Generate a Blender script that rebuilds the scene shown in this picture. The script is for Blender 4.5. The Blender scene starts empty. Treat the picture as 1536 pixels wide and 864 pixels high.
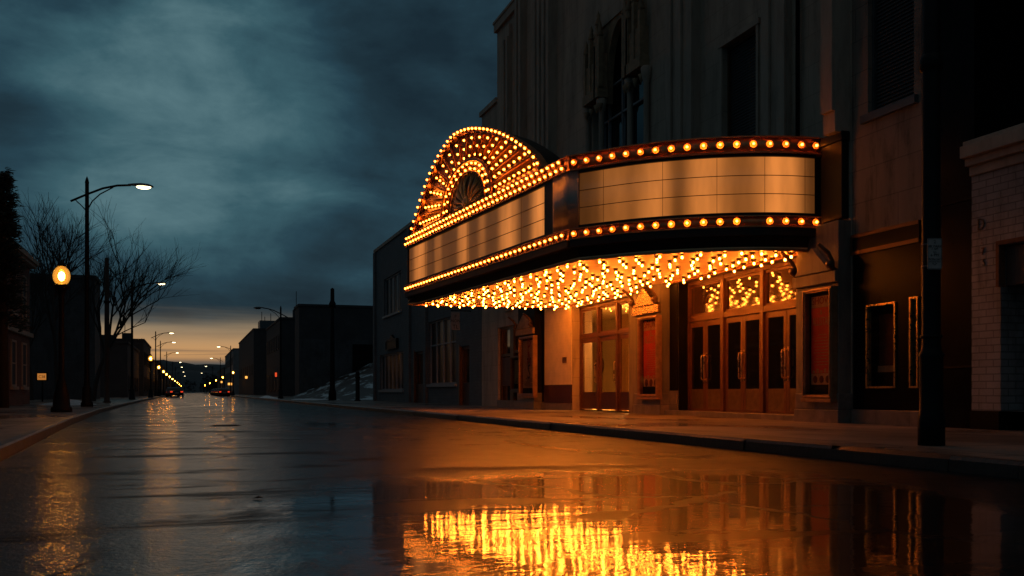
import bpy, math, random
from mathutils import Vector, Matrix
R = math.radians
random.seed(7)
sc = bpy.context.scene
C = sc.collection
F_PX = 1493.3          # focal length in photo pixels (35 mm on 36 mm, 1536 px wide)
EYE = 0.75
YAW = math.atan(483.0/F_PX)
CY, SY = math.cos(YAW), math.sin(YAW)

# ------------------------------------------------------------------ camera
cd = bpy.data.cameras.new('camera'); cam = bpy.data.objects.new('camera', cd); C.objects.link(cam)
cam.location = (0, 0, EYE); cam.rotation_euler = (R(90), 0, -YAW)
cd.lens = 35; cd.sensor_width = 36; cd.shift_y = 156/1536; cd.clip_start = 0.05; cd.clip_end = 8000
sc.camera = cam

# ------------------------------------------------------------------ world: dusk cloud deck, a warm gap at the horizon
W = bpy.data.worlds.new('World'); sc.world = W; W.use_nodes = True
nt = W.node_tree; N = nt.nodes; L = nt.links; N.clear()
def nd(t, **k):
    n = N.new(t)
    for a, b in k.items(): setattr(n, a, b)
    return n
def mth(op, a, b=None, c=None, clamp=False):
    n = nd('ShaderNodeMath', operation=op, use_clamp=clamp)
    for i, v in enumerate((a, b, c)):
        if v is None: continue
        if isinstance(v, (int, float)): n.inputs[i].default_value = v
        else: L.new(v, n.inputs[i])
    return n.outputs[0]
def sstep(v, lo, hi):
    n = nd('ShaderNodeMapRange', interpolation_type='SMOOTHSTEP')
    L.new(v, n.inputs[0]); n.inputs[1].default_value = lo; n.inputs[2].default_value = hi
    return n.outputs[0]
def mixc(f, a, b, mode='MIX'):
    n = nd('ShaderNodeMix', data_type='RGBA', blend_type=mode)
    for i, v in ((0, f), (6, a), (7, b)):
        if isinstance(v, (int, float)): n.inputs[i].default_value = v
        elif isinstance(v, tuple): n.inputs[i].default_value = v + (1,)
        else: L.new(v, n.inputs[i])
    return n.outputs[2]
tc = nd('ShaderNodeTexCoord'); sp = nd('ShaderNodeSeparateXYZ'); L.new(tc.outputs['Generated'], sp.inputs[0])
dx, dy, dz = sp.outputs
den = mth('ADD', mth('MAXIMUM', dz, 0.0), 0.16)
cx_ = mth('DIVIDE', dx, den); cy_ = mth('DIVIDE', dy, den)
cmb = nd('ShaderNodeCombineXYZ'); L.new(cx_, cmb.inputs[0]); L.new(cy_, cmb.inputs[1])
def noise(vec, scale, detail=5, rough=0.55, dist=0.0, loc=(0,0,0), scl=(1,1,1)):
    mp = nd('ShaderNodeMapping'); L.new(vec, mp.inputs[0]); mp.inputs['Location'].default_value = loc; mp.inputs['Scale'].default_value = scl
    n = nd('ShaderNodeTexNoise'); L.new(mp.outputs[0], n.inputs['Vector'])
    n.inputs['Scale'].default_value = scale; n.inputs['Detail'].default_value = detail
    n.inputs['Roughness'].default_value = rough; n.inputs['Distortion'].default_value = dist
    return n.outputs['Fac']
big = noise(cmb.outputs[0], 0.55, 3, 0.5, 0.4, (3.1, 1.7, 0), (1.0, 1.15, 1))
fin = noise(cmb.outputs[0], 1.5, 6, 0.52, 0.5, (0.4, 7.7, 0), (0.8, 1.25, 1))
puff = noise(tc.outputs['Generated'], 3.6, 7, 0.55, 0.35, (1.3, 0.2, 2.1), (1, 1, 1.9))
puf2 = noise(tc.outputs['Generated'], 9.5, 8, 0.62, 0.5, (4.1, 1.2, 0.3), (1, 1, 2.1))
cl0 = mth('ADD', mth('ADD', mth('MULTIPLY', big, 0.40), mth('MULTIPLY', fin, 0.26)), mth('SUBTRACT', mth('MULTIPLY', puff, 0.70), 0.18))
cl = mth('ADD', cl0, mth('MULTIPLY', mth('SUBTRACT', puf2, 0.5), 0.24))
# a thinner spot in the deck above the street, and a darker roll of cloud below it
def spot(d, lo, hi):
    v = nd('ShaderNodeVectorMath', operation='DOT_PRODUCT'); L.new(tc.outputs['Generated'], v.inputs[0]); v.inputs[1].default_value = Vector(d).normalized()
    return sstep(v.outputs['Value'], lo, hi)
def dirpx(px, py):
    u = (px-768)/F_PX; a = CY*u+SY; s = CY-SY*u
    return (a, s, (588-py)/F_PX)
thin = mth('MULTIPLY', spot(dirpx(310, 185), 0.984, 1.0), 0.21)
thin2 = mth('MULTIPLY', spot(dirpx(30, 130), 0.97, 1.0), 0.05)
roll = mth('MULTIPLY', spot(dirpx(420, 345), 0.985, 1.0), -0.05)
cl2 = mth('ADD', mth('ADD', cl, thin), mth('ADD', thin2, roll))
ramp = nd('ShaderNodeValToRGB'); L.new(cl2, ramp.inputs[0])
e = ramp.color_ramp.elements
e[0].position = 0.38; e[0].color = (0.010, 0.025, 0.038, 1)
e[1].position = 0.88; e[1].color = (0.150, 0.275, 0.305, 1)
for p, c in ((0.47, (0.015, 0.038, 0.055)), (0.56, (0.0215, 0.060, 0.086)), (0.68, (0.047, 0.120, 0.150))):
    q = e.new(p); q.color = c + (1,)
# warm band low in the west, down the street
hd = nd('ShaderNodeVectorMath', operation='DOT_PRODUCT'); L.new(tc.outputs['Generated'], hd.inputs[0]); hd.inputs[1].default_value = (-0.02, 1, 0)
az = sstep(hd.outputs['Value'], 0.86, 1.0)
lowv = nd('ShaderNodeCombineXYZ'); L.new(dx, lowv.inputs[0]); L.new(mth('MULTIPLY', dz, 9.0), lowv.inputs[2])
streak = noise(lowv.outputs[0], 2.6, 5, 0.55, 0.3, (0.2, 0, 3.3), (1, 1, 2.2))
elev = mth('ADD', dz, mth('MULTIPLY', mth('SUBTRACT', streak, 0.5), 0.035))
band = mth('MULTIPLY', mth('SUBTRACT', 1.0, sstep(elev, 0.046, 0.084)), az)
stripe = noise(lowv.outputs[0], 3.0, 4, 0.5, 0.2, (5.2, 0, 1.1), (0.6, 1, 4.5))
warm = mixc(sstep(dz, 0.030, 0.070), (0.75, 0.39, 0.15), (0.42, 0.31, 0.185))
warm = mixc(sstep(dz, 0.036, 0.026), warm, (0.10, 0.10, 0.095))
warm = mixc(mth('MULTIPLY', sstep(stripe, 0.50, 0.62), 0.7), warm, (0.075, 0.080, 0.080))
col = mixc(mth('MULTIPLY', band, 0.92), ramp.outputs[0], warm)
sky = nd('ShaderNodeTexSky', sky_type='NISHITA', sun_disc=False); sky.sun_elevation = R(-3); sky.sun_rotation = R(0)
skys = nd('ShaderNodeVectorMath', operation='SCALE'); L.new(sky.outputs[0], skys.inputs[0]); skys.inputs['Scale'].default_value = 0.01
col = mixc(1.0, col, skys.outputs[0], 'ADD')
# the unseen sky overhead is brightened and greyed, added to light the facade
ov = nd('ShaderNodeVectorMath', operation='SCALE'); L.new(col, ov.inputs[0]); L.new(mth('ADD', 1.0, mth('MULTIPLY', sstep(dz, 0.42, 0.75), 0.9)), ov.inputs['Scale']); gy = nd('ShaderNodeRGBToBW'); L.new(ov.outputs[0], gy.inputs[0]); col = mixc(mth('MULTIPLY', sstep(dz, 0.42, 0.62), 0.8), ov.outputs[0], gy.outputs[0])
bg = nd('ShaderNodeBackground'); L.new(col, bg.inputs[0]); bg.inputs[1].default_value = 0.84
wo = nd('ShaderNodeOutputWorld'); L.new(bg.outputs[0], wo.inputs[0])

# the sun has set: a trace of it left low down the street
sd = bpy.data.lights.new('sun', 'SUN'); so = bpy.data.objects.new('sun', sd); C.objects.link(so)
sd.energy = 0.012; sd.angle = R(12); sd.color = (1, 0.72, 0.5); so.rotation_euler = (R(-87), 0, 0); so.location = (0, 60, 40)

sc.view_settings.view_transform = 'Standard'; sc.view_settings.look = 'None'
sc.view_settings.gamma = 1; sc.view_settings.exposure = 0; sc.view_settings.use_curve_mapping = False
sc.render.engine = 'CYCLES'
sc.cycles.use_denoising = True; sc.cycles.use_light_tree = True
sc.cycles.max_bounces = 6; sc.cycles.diffuse_bounces = 3; sc.cycles.glossy_bounces = 4; sc.cycles.transparent_max_bounces = 12
sc.cycles.sample_clamp_indirect = 6; sc.cycles.caustics_reflective = True; sc.cycles.blur_glossy = 0.5

# ------------------------------------------------------------------ materials
MATS = {}
def srgb(h): return h
def M(name, base=(0.2,0.2,0.2), rough=0.6, metal=0.0, var=0.25, vscale=3.0, bump=0.15, bscale=40.0, brick=None, emit=None, spec=0.5, streaky=False, dirt=0.0):
    m = bpy.data.materials.new(name); m.use_nodes = True; t = m.node_tree; n = t.nodes; l = t.links
    p = n['Principled BSDF']; p.inputs['Roughness'].default_value = rough; p.inputs['Metallic'].default_value = metal
    p.inputs['Specular IOR Level'].default_value = spec
    g = n.new('ShaderNodeNewGeometry') if brick else None
    tcn = n.new('ShaderNodeTexCoord'); src = tcn.outputs['Object']
    mp = n.new('ShaderNodeMapping'); l.new(src, mp.inputs[0])
    mp.inputs['Scale'].default_value = (1, 1, 0.25) if streaky else (1, 1, 1)
    ns = n.new('ShaderNodeTexNoise'); ns.inputs['Scale'].default_value = vscale; ns.inputs['Detail'].default_value = 7; ns.inputs['Roughness'].default_value = 0.62
    l.new(mp.outputs[0], ns.inputs['Vector'])
    mr = n.new('ShaderNodeMapRange'); l.new(ns.outputs['Fac'], mr.inputs[0]); mr.inputs[1].default_value = 0.28; mr.inputs[2].default_value = 0.72
    mr.inputs[3].default_value = 1-var; mr.inputs[4].default_value = 1+var
    mx = n.new('ShaderNodeMix'); mx.data_type = 'RGBA'; mx.blend_type = 'MULTIPLY'; mx.inputs[0].default_value = 1
    mx.inputs[6].default_value = base + (1,)
    l.new(mr.outputs[0], mx.inputs[7])
    outc = mx.outputs[2]
    hsrc = None
    if brick:
        bw, bh, mort, mcol, tint = brick
        sp = n.new('ShaderNodeSeparateXYZ'); l.new(src, sp.inputs[0])
        ad = n.new('ShaderNodeMath'); l.new(sp.outputs[0], ad.inputs[0]); l.new(sp.outputs[1], ad.inputs[1])
        cb = n.new('ShaderNodeCombineXYZ'); l.new(ad.outputs[0], cb.inputs[0]); l.new(sp.outputs[2], cb.inputs[1])
        bt = n.new('ShaderNodeTexBrick'); l.new(cb.outputs[0], bt.inputs['Vector'])
        bt.inputs['Scale'].default_value = 1; bt.inputs['Brick Width'].default_value = bw; bt.inputs['Row Height'].default_value = bh
        bt.inputs['Mortar Size'].default_value = mort; bt.inputs['Mortar Smooth'].default_value = 0.2
        bt.inputs['Color1'].default_value = (1,1,1,1); bt.inputs['Color2'].default_value = (tint,tint,tint,1); bt.inputs['Mortar'].default_value = (mcol,mcol,mcol,1)
        m2 = n.new('ShaderNodeMix'); m2.data_type = 'RGBA'; m2.blend_type = 'MULTIPLY'; m2.inputs[0].default_value = 1
        l.new(outc, m2.inputs[6]); l.new(bt.outputs['Color'], m2.inputs[7]); outc = m2.outputs[2]; hsrc = bt.outputs['Fac']
    if dirt:
        mp2 = n.new('ShaderNodeMapping'); l.new(src, mp2.inputs[0]); mp2.inputs['Scale'].default_value = (2.2, 2.2, 0.5)
        n2 = n.new('ShaderNodeTexNoise'); l.new(mp2.outputs[0], n2.inputs['Vector']); n2.inputs['Scale'].default_value = 1.3; n2.inputs['Detail'].default_value = 8; n2.inputs['Roughness'].default_value = 0.7
        r2 = n.new('ShaderNodeMapRange'); l.new(n2.outputs['Fac'], r2.inputs[0]); r2.inputs[1].default_value = 0.5; r2.inputs[2].default_value = 0.68; r2.inputs[3].default_value = 1; r2.inputs[4].default_value = 1-dirt
        m3 = n.new('ShaderNodeMix'); m3.data_type = 'RGBA'; m3.blend_type = 'MULTIPLY'; m3.inputs[0].default_value = 1
        l.new(outc, m3.inputs[6]); l.new(r2.outputs[0], m3.inputs[7]); outc = m3.outputs[2]
    l.new(outc, p.inputs['Base Color'])
    rr = n.new('ShaderNodeMapRange'); l.new(ns.outputs['Fac'], rr.inputs[0]); rr.inputs[3].default_value = max(0.02, rough*0.75); rr.inputs[4].default_value = min(1, rough*1.25)
    l.new(rr.outputs[0], p.inputs['Roughness'])
    if bump:
        nb = n.new('ShaderNodeTexNoise'); nb.inputs['Scale'].default_value = bscale; nb.inputs['Detail'].default_value = 4; l.new(src, nb.inputs['Vector'])
        h = nb.outputs['Fac']
        if hsrc is not None:
            mm = n.new('ShaderNodeMath'); mm.operation = 'MULTIPLY_ADD'; l.new(hsrc, mm.inputs[0]); mm.inputs[1].default_value = -1.2; l.new(nb.outputs['Fac'], mm.inputs[2]); h = mm.outputs[0]
        b = n.new('ShaderNodeBump'); b.inputs['Strength'].default_value = bump; b.inputs['Distance'].default_value = 0.02; l.new(h, b.inputs['Height']); l.new(b.outputs[0], p.inputs['Normal'])
    if emit:
        c, s = emit; p.inputs['Emission Color'].default_value = c + (1,); p.inputs['Emission Strength'].default_value = s
    MATS[name] = m; return m
def ME(name, colr, strength):
    m = bpy.data.materials.new(name); m.use_nodes = True; t = m.node_tree; t.nodes.clear()
    e = t.nodes.new('ShaderNodeEmission'); e.inputs[0].default_value = colr + (1,); e.inputs[1].default_value = strength
    o = t.nodes.new('ShaderNodeOutputMaterial'); t.links.new(e.outputs[0], o.inputs[0]); MATS[name] = m; return m
def MG(name, tint=(0.9,0.85,0.75), clear=0.8, rough=0.02):
    """window glass that shows the room behind and reflects the street"""
    m = bpy.data.materials.new(name); m.use_nodes = True; t = m.node_tree; n = t.nodes; l = t.links; n.clear()
    tr = n.new('ShaderNodeBsdfTransparent'); tr.inputs[0].default_value = tuple(x*clear for x in tint) + (1,)
    gl = n.new('ShaderNodeBsdfGlossy'); gl.inputs['Roughness'].default_value = rough
    fr = n.new('ShaderNodeFresnel'); fr.inputs[0].default_value = 1.5
    ge = n.new('ShaderNodeNewGeometry'); q = n.new('ShaderNodeMath'); q.operation = 'SUBTRACT'; q.inputs[0].default_value = 1; l.new(ge.outputs['Backfacing'], q.inputs[1])   # only the outer face reflects
    q2 = n.new('ShaderNodeMath'); q2.operation = 'MULTIPLY'; l.new(fr.outputs[0], q2.inputs[0]); l.new(q.outputs[0], q2.inputs[1])
    mx = n.new('ShaderNodeMixShader'); l.new(q2.outputs[0], mx.inputs[0]); l.new(tr.outputs[0], mx.inputs[1]); l.new(gl.outputs[0], mx.inputs[2])
    o = n.new('ShaderNodeOutputMaterial'); l.new(mx.outputs[0], o.inputs[0]); MATS[name] = m; return m

M('limestone', (0.44,0.345,0.26), 0.85, var=0.28, vscale=1.1, bump=0.25, bscale=25, brick=(1.35,0.62,0.010,0.72,0.93), streaky=True, dirt=0.35)
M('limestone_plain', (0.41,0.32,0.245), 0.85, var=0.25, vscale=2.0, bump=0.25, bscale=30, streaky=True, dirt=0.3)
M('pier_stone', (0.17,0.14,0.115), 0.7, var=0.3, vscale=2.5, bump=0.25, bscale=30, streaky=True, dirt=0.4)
M('terracotta', (0.30,0.20,0.115), 0.75, var=0.4, vscale=5, bump=0.6, bscale=22)
M('annex_stone', (0.24,0.18,0.14), 0.7, var=0.3, vscale=1.4, bump=0.25, bscale=25, brick=(1.2,0.62,0.010,0.55,0.9), streaky=True, dirt=0.72)
M('marble_base', (0.20,0.165,0.14), 0.32, var=0.4, vscale=3.0, bump=0.08, bscale=60, brick=(0.9,0.42,0.006,0.5,0.85))
M('grey_brick', (0.135,0.14,0.145), 0.8, var=0.25, vscale=1.5, bump=0.4, bscale=40, brick=(0.42,0.14,0.012,0.72,0.88))
M('white_brick', (0.30,0.28,0.27), 0.65, var=0.2, vscale=2, bump=0.5, bscale=40, brick=(0.30,0.115,0.010,0.45,0.86), dirt=0.45)
M('red_brick', (0.16,0.075,0.05), 0.85, var=0.35, vscale=2, bump=0.4, bscale=40, brick=(0.24,0.085,0.010,1.25,0.7))
M('brown_panel', (0.10,0.045,0.03), 0.5, var=0.5, vscale=4, bump=0.2, bscale=20, streaky=True)
M('dark_render', (0.045,0.045,0.048), 0.8, var=0.4, vscale=0.6, bump=0.3, bscale=10, brick=(0.42,0.14,0.01,0.8,0.9))
M('dark_block', (0.065,0.066,0.07), 0.85, var=0.45, vscale=0.5, bump=0.3, bscale=10, brick=(0.5,0.22,0.012,0.75,0.85), dirt=0.4)
M('pale_render', (0.2,0.2,0.2), 0.85, var=0.3, vscale=0.5, bump=0.2, bscale=10)
M('black_tile', (0.006,0.006,0.007), 0.30, spec=0.05, var=0.4, vscale=2, bump=0.03, bscale=8, brick=(0.6,0.6,0.004,0.4,0.8))
M('black_panel', (0.008,0.007,0.006), 0.5, spec=0.08, var=0.4, vscale=3, bump=0.05, bscale=15)
M('tan_plaster', (0.72,0.58,0.36), 0.6, var=0.12, vscale=3, bump=0.2, bscale=45, brick=(0.3,0.1,0.004,0.9,0.98))
M('maroon_tile', (0.055,0.02,0.016), 0.3, var=0.3, vscale=5, bump=0.05, bscale=30)
M('bronze', (0.13,0.048,0.018), 0.42, metal=0.25, var=0.3, vscale=6, bump=0.08, bscale=50)
M('bronze_dark', (0.12,0.06,0.028), 0.4, metal=0.4, var=0.35, vscale=6, bump=0.08, bscale=50)
M('case_bronze', (0.30,0.16,0.075), 0.4, metal=0.3, var=0.35, vscale=6, bump=0.08, bscale=50)
M('brass', (0.62,0.42,0.19), 0.28, metal=0.9, var=0.3, vscale=8, bump=0.05, bscale=50)
M('kick_brass', (0.17,0.105,0.045), 0.36, metal=0.5, var=0.35, vscale=7, bump=0.06, bscale=40)
M('copper', (0.48,0.21,0.085), 0.34, metal=0.75, var=0.35, vscale=5, bump=0.18, bscale=26)
M('gold_leaf', (0.72,0.42,0.14), 0.3, metal=0.7, var=0.4, vscale=6, bump=0.4, bscale=14)
M('steel_trim', (0.34,0.29,0.25), 0.42, metal=0.6, var=0.25, vscale=3, bump=0, streaky=True)
M('marquee_black', (0.013,0.011,0.010), 0.45, spec=0.25, var=0.4, vscale=4, bump=0.06, bscale=30)
M('soffit_enamel', (0.82,0.58,0.30), 0.5, metal=0.1, var=0.22, vscale=3, bump=0.15, bscale=9)
M('mosaic', (0.42,0.25,0.09), 0.25, metal=0.6, var=0.5, vscale=9, bump=0.3, bscale=30, brick=(0.06,0.06,0.006,0.3,0.5))
M('socket', (0.10,0.06,0.03), 0.5, metal=0.2, bump=0)
M('iron', (0.008,0.008,0.009), 0.55, spec=0.15, var=0.4, vscale=6, bump=0.12, bscale=40)
M('galvanised', (0.10,0.105,0.11), 0.45, metal=0.5, var=0.3, vscale=5, bump=0.05)
M('wood_pole', (0.045,0.032,0.024), 0.85, var=0.4, vscale=8, bump=0.5, bscale=30, streaky=True)
M('pale_trim', (0.28,0.29,0.30), 0.55, var=0.2, vscale=4, bump=0.05)
M('dark_glass', (0.006,0.006,0.007), 0.04, var=0.1, bump=0.02, bscale=2.5, spec=0.6)
M('dusty_glass', (0.010,0.011,0.012), 0.34, var=0.3, vscale=2, bump=0.05, bscale=3, spec=0.35)
M('amber_glass', (0.05,0.024,0.012), 0.045, var=0.25, vscale=2, bump=0.012, bscale=1.6, spec=0.7)
M('blind', (0.035,0.037,0.04), 0.7, var=0.15, vscale=2, bump=0.1, bscale=20)
M('poster_red', (0.62,0.065,0.035), 0.6, var=0.18, vscale=4, bump=0.04)
M('poster_tan', (0.50,0.34,0.20), 0.6, var=0.25, vscale=6, bump=0.04)
M('poster_dark', (0.12,0.03,0.02), 0.6, var=0.4, vscale=9, bump=0.04)
M('poster_green', (0.34,0.33,0.17), 0.6, var=0.25, vscale=5, bump=0.04)
M('ink_red', (0.33,0.03,0.012), 0.6, bump=0); M('ink_tan', (0.48,0.29,0.15), 0.6, bump=0); M('ink_dark', (0.02,0.015,0.013), 0.6, bump=0)
M('sign_face', (0.42,0.36,0.33), 0.45, var=0.15, vscale=14, bump=0)
M('sign_ink', (0.03,0.02,0.018), 0.5, bump=0)
M('rust', (0.16,0.055,0.02), 0.85, var=0.5, vscale=12, bump=0.3)
M('bark', (0.03,0.026,0.023), 0.9, var=0.4, vscale=6, bump=0.6, bscale=25)
M('needles', (0.018,0.03,0.02), 0.8, var=0.4, vscale=2, bump=0)
M('twig_mass', (0.022,0.02,0.019), 0.9, var=0.4, vscale=0.4, bump=0)
M('kerb_stone', (0.028,0.025,0.023), 0.45, var=0.35, vscale=4, bump=0.35, bscale=14, brick=(1.8,3.0,0.012,0.35,0.85))
M('snow', (0.62,0.66,0.70), 0.5, var=0.25, vscale=1.2, bump=0.5, bscale=5, dirt=0.75)
M('hill_ground', (0.020,0.026,0.032), 1.0, var=0.35, vscale=0.02, bump=0)
M('earth', (0.03,0.028,0.024), 0.7, var=0.4, vscale=0.3, bump=0.3, bscale=6)
M('tar', (0.008,0.008,0.008), 0.65, bump=0.3, bscale=60)
M('car_dark', (0.015,0.017,0.02), 0.16, metal=0.3, var=0.1, bump=0)
M('car_grey', (0.09,0.10,0.11), 0.2, metal=0.5, var=0.1, bump=0)
M('car_red', (0.10,0.012,0.01), 0.18, metal=0.2, var=0.1, bump=0)
M('car_white', (0.5,0.5,0.5), 0.25, var=0.08, bump=0)
M('rubber', (0.012,0.012,0.012), 0.8, bump=0.1)
M('lobby_wall', (0.62,0.46,0.22), 0.7, var=0.12, vscale=2, bump=0.05)
M('curtain', (0.60,0.47,0.26), 0.8, var=0.15, vscale=3, bump=0.1, streaky=True)
M('leaf_litter', (0.05,0.03,0.015), 0.8)
MG('lobby_glass'); MG('case_glass', (0.95,0.9,0.85), 0.9, 0.03)
BULB = (1.0, 0.24, 0.024)
ME('bulb_glow', BULB, 215.0)
ME('border_glow', BULB, 60.0)
ME('lamp_core', (1.0, 0.46, 0.08), 300.0)
ME('cobra_lens', (1.0, 0.78, 0.42), 9.0)
ME('tail_glow', (1.0, 0.06, 0.015), 0.9)
ME('small_amber', (1.0, 0.42, 0.08), 1.6)
ME('small_white', (1.0, 0.72, 0.36), 6.0)
ME('neon_red', (1.0, 0.10, 0.03), 0.8)
ME('sign_lit', (1.0, 0.36, 0.07), 0.42)
# the amber lamp globe: milky glass that both glows and lets the lamp inside show
def globe_mat():
    m = bpy.data.materials.new('lamp_globe'); m.use_nodes = True; t = m.node_tree; n = t.nodes; l = t.links; n.clear()
    e = n.new('ShaderNodeEmission'); e.inputs[0].default_value = (1.0, 0.40, 0.045, 1); e.inputs[1].default_value = 1.25
    tr = n.new('ShaderNodeBsdfTransparent'); tr.inputs[0].default_value = (1.0, 0.72, 0.32, 1)
    gl = n.new('ShaderNodeBsdfGlossy'); gl.inputs['Roughness'].default_value = 0.08
    mx = n.new('ShaderNodeMixShader'); mx.inputs[0].default_value = 0.42; l.new(e.outputs[0], mx.inputs[1]); l.new(tr.outputs[0], mx.inputs[2])
    fr = n.new('ShaderNodeFresnel'); fr.inputs[0].default_value = 1.3
    m2 = n.new('ShaderNodeMixShader'); l.new(fr.outputs[0], m2.inputs[0]); l.new(mx.outputs[0], m2.inputs[1]); l.new(gl.outputs[0], m2.inputs[2])
    o = n.new('ShaderNodeOutputMaterial'); l.new(m2.outputs[0], o.inputs[0]); MATS['lamp_globe'] = m
globe_mat()
# amber bulb glass round a bright core, given its own glow to imitate bloom
def bulb_shell():
    m = bpy.data.materials.new('bulb_shell'); m.use_nodes = True; t = m.node_tree; n = t.nodes; l = t.links; n.clear()
    e = n.new('ShaderNodeEmission'); e.inputs[0].default_value = (1.0, 0.22, 0.016, 1); e.inputs[1].default_value = 1.25
    tr = n.new('ShaderNodeBsdfTransparent'); tr.inputs[0].default_value = (1.0, 0.93, 0.75, 1)
    mx = n.new('ShaderNodeMixShader'); mx.inputs[0].default_value = 0.62; l.new(e.outputs[0], mx.inputs[1]); l.new(tr.outputs[0], mx.inputs[2])
    o = n.new('ShaderNodeOutputMaterial'); l.new(mx.outputs[0], o.inputs[0]); MATS['bulb_shell'] = m
bulb_shell()
# backlit letter board: opal plastic with upright glow patches painted into its emission
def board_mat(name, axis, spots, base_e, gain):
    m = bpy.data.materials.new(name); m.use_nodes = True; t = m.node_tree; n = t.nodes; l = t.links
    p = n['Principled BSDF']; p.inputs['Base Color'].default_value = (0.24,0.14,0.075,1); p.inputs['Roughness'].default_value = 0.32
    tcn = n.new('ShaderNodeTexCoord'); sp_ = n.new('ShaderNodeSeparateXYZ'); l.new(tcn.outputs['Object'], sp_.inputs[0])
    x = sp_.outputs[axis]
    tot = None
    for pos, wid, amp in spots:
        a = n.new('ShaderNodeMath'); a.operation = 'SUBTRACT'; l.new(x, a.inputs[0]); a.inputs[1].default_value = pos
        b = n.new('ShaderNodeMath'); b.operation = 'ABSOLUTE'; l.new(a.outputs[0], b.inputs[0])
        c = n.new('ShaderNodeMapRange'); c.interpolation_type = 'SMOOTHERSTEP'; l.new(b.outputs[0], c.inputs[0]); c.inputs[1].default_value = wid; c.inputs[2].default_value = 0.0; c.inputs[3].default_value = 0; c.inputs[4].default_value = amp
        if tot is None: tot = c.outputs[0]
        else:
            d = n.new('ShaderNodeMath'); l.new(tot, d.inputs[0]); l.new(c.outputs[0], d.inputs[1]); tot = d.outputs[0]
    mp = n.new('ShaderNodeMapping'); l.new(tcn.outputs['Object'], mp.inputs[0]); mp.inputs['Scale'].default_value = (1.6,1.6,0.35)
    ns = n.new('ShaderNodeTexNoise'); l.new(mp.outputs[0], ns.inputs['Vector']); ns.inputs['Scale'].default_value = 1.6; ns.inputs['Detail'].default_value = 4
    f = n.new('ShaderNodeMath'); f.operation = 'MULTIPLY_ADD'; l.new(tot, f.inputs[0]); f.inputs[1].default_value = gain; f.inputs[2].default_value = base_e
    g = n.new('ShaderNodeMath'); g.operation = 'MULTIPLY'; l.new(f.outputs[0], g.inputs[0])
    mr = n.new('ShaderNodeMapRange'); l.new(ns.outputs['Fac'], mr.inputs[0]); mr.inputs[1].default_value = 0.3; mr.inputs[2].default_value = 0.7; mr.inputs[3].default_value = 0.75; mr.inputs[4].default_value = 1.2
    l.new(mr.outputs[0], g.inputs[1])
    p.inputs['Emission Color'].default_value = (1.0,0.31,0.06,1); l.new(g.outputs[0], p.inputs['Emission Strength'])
    MATS[name] = m
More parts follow.
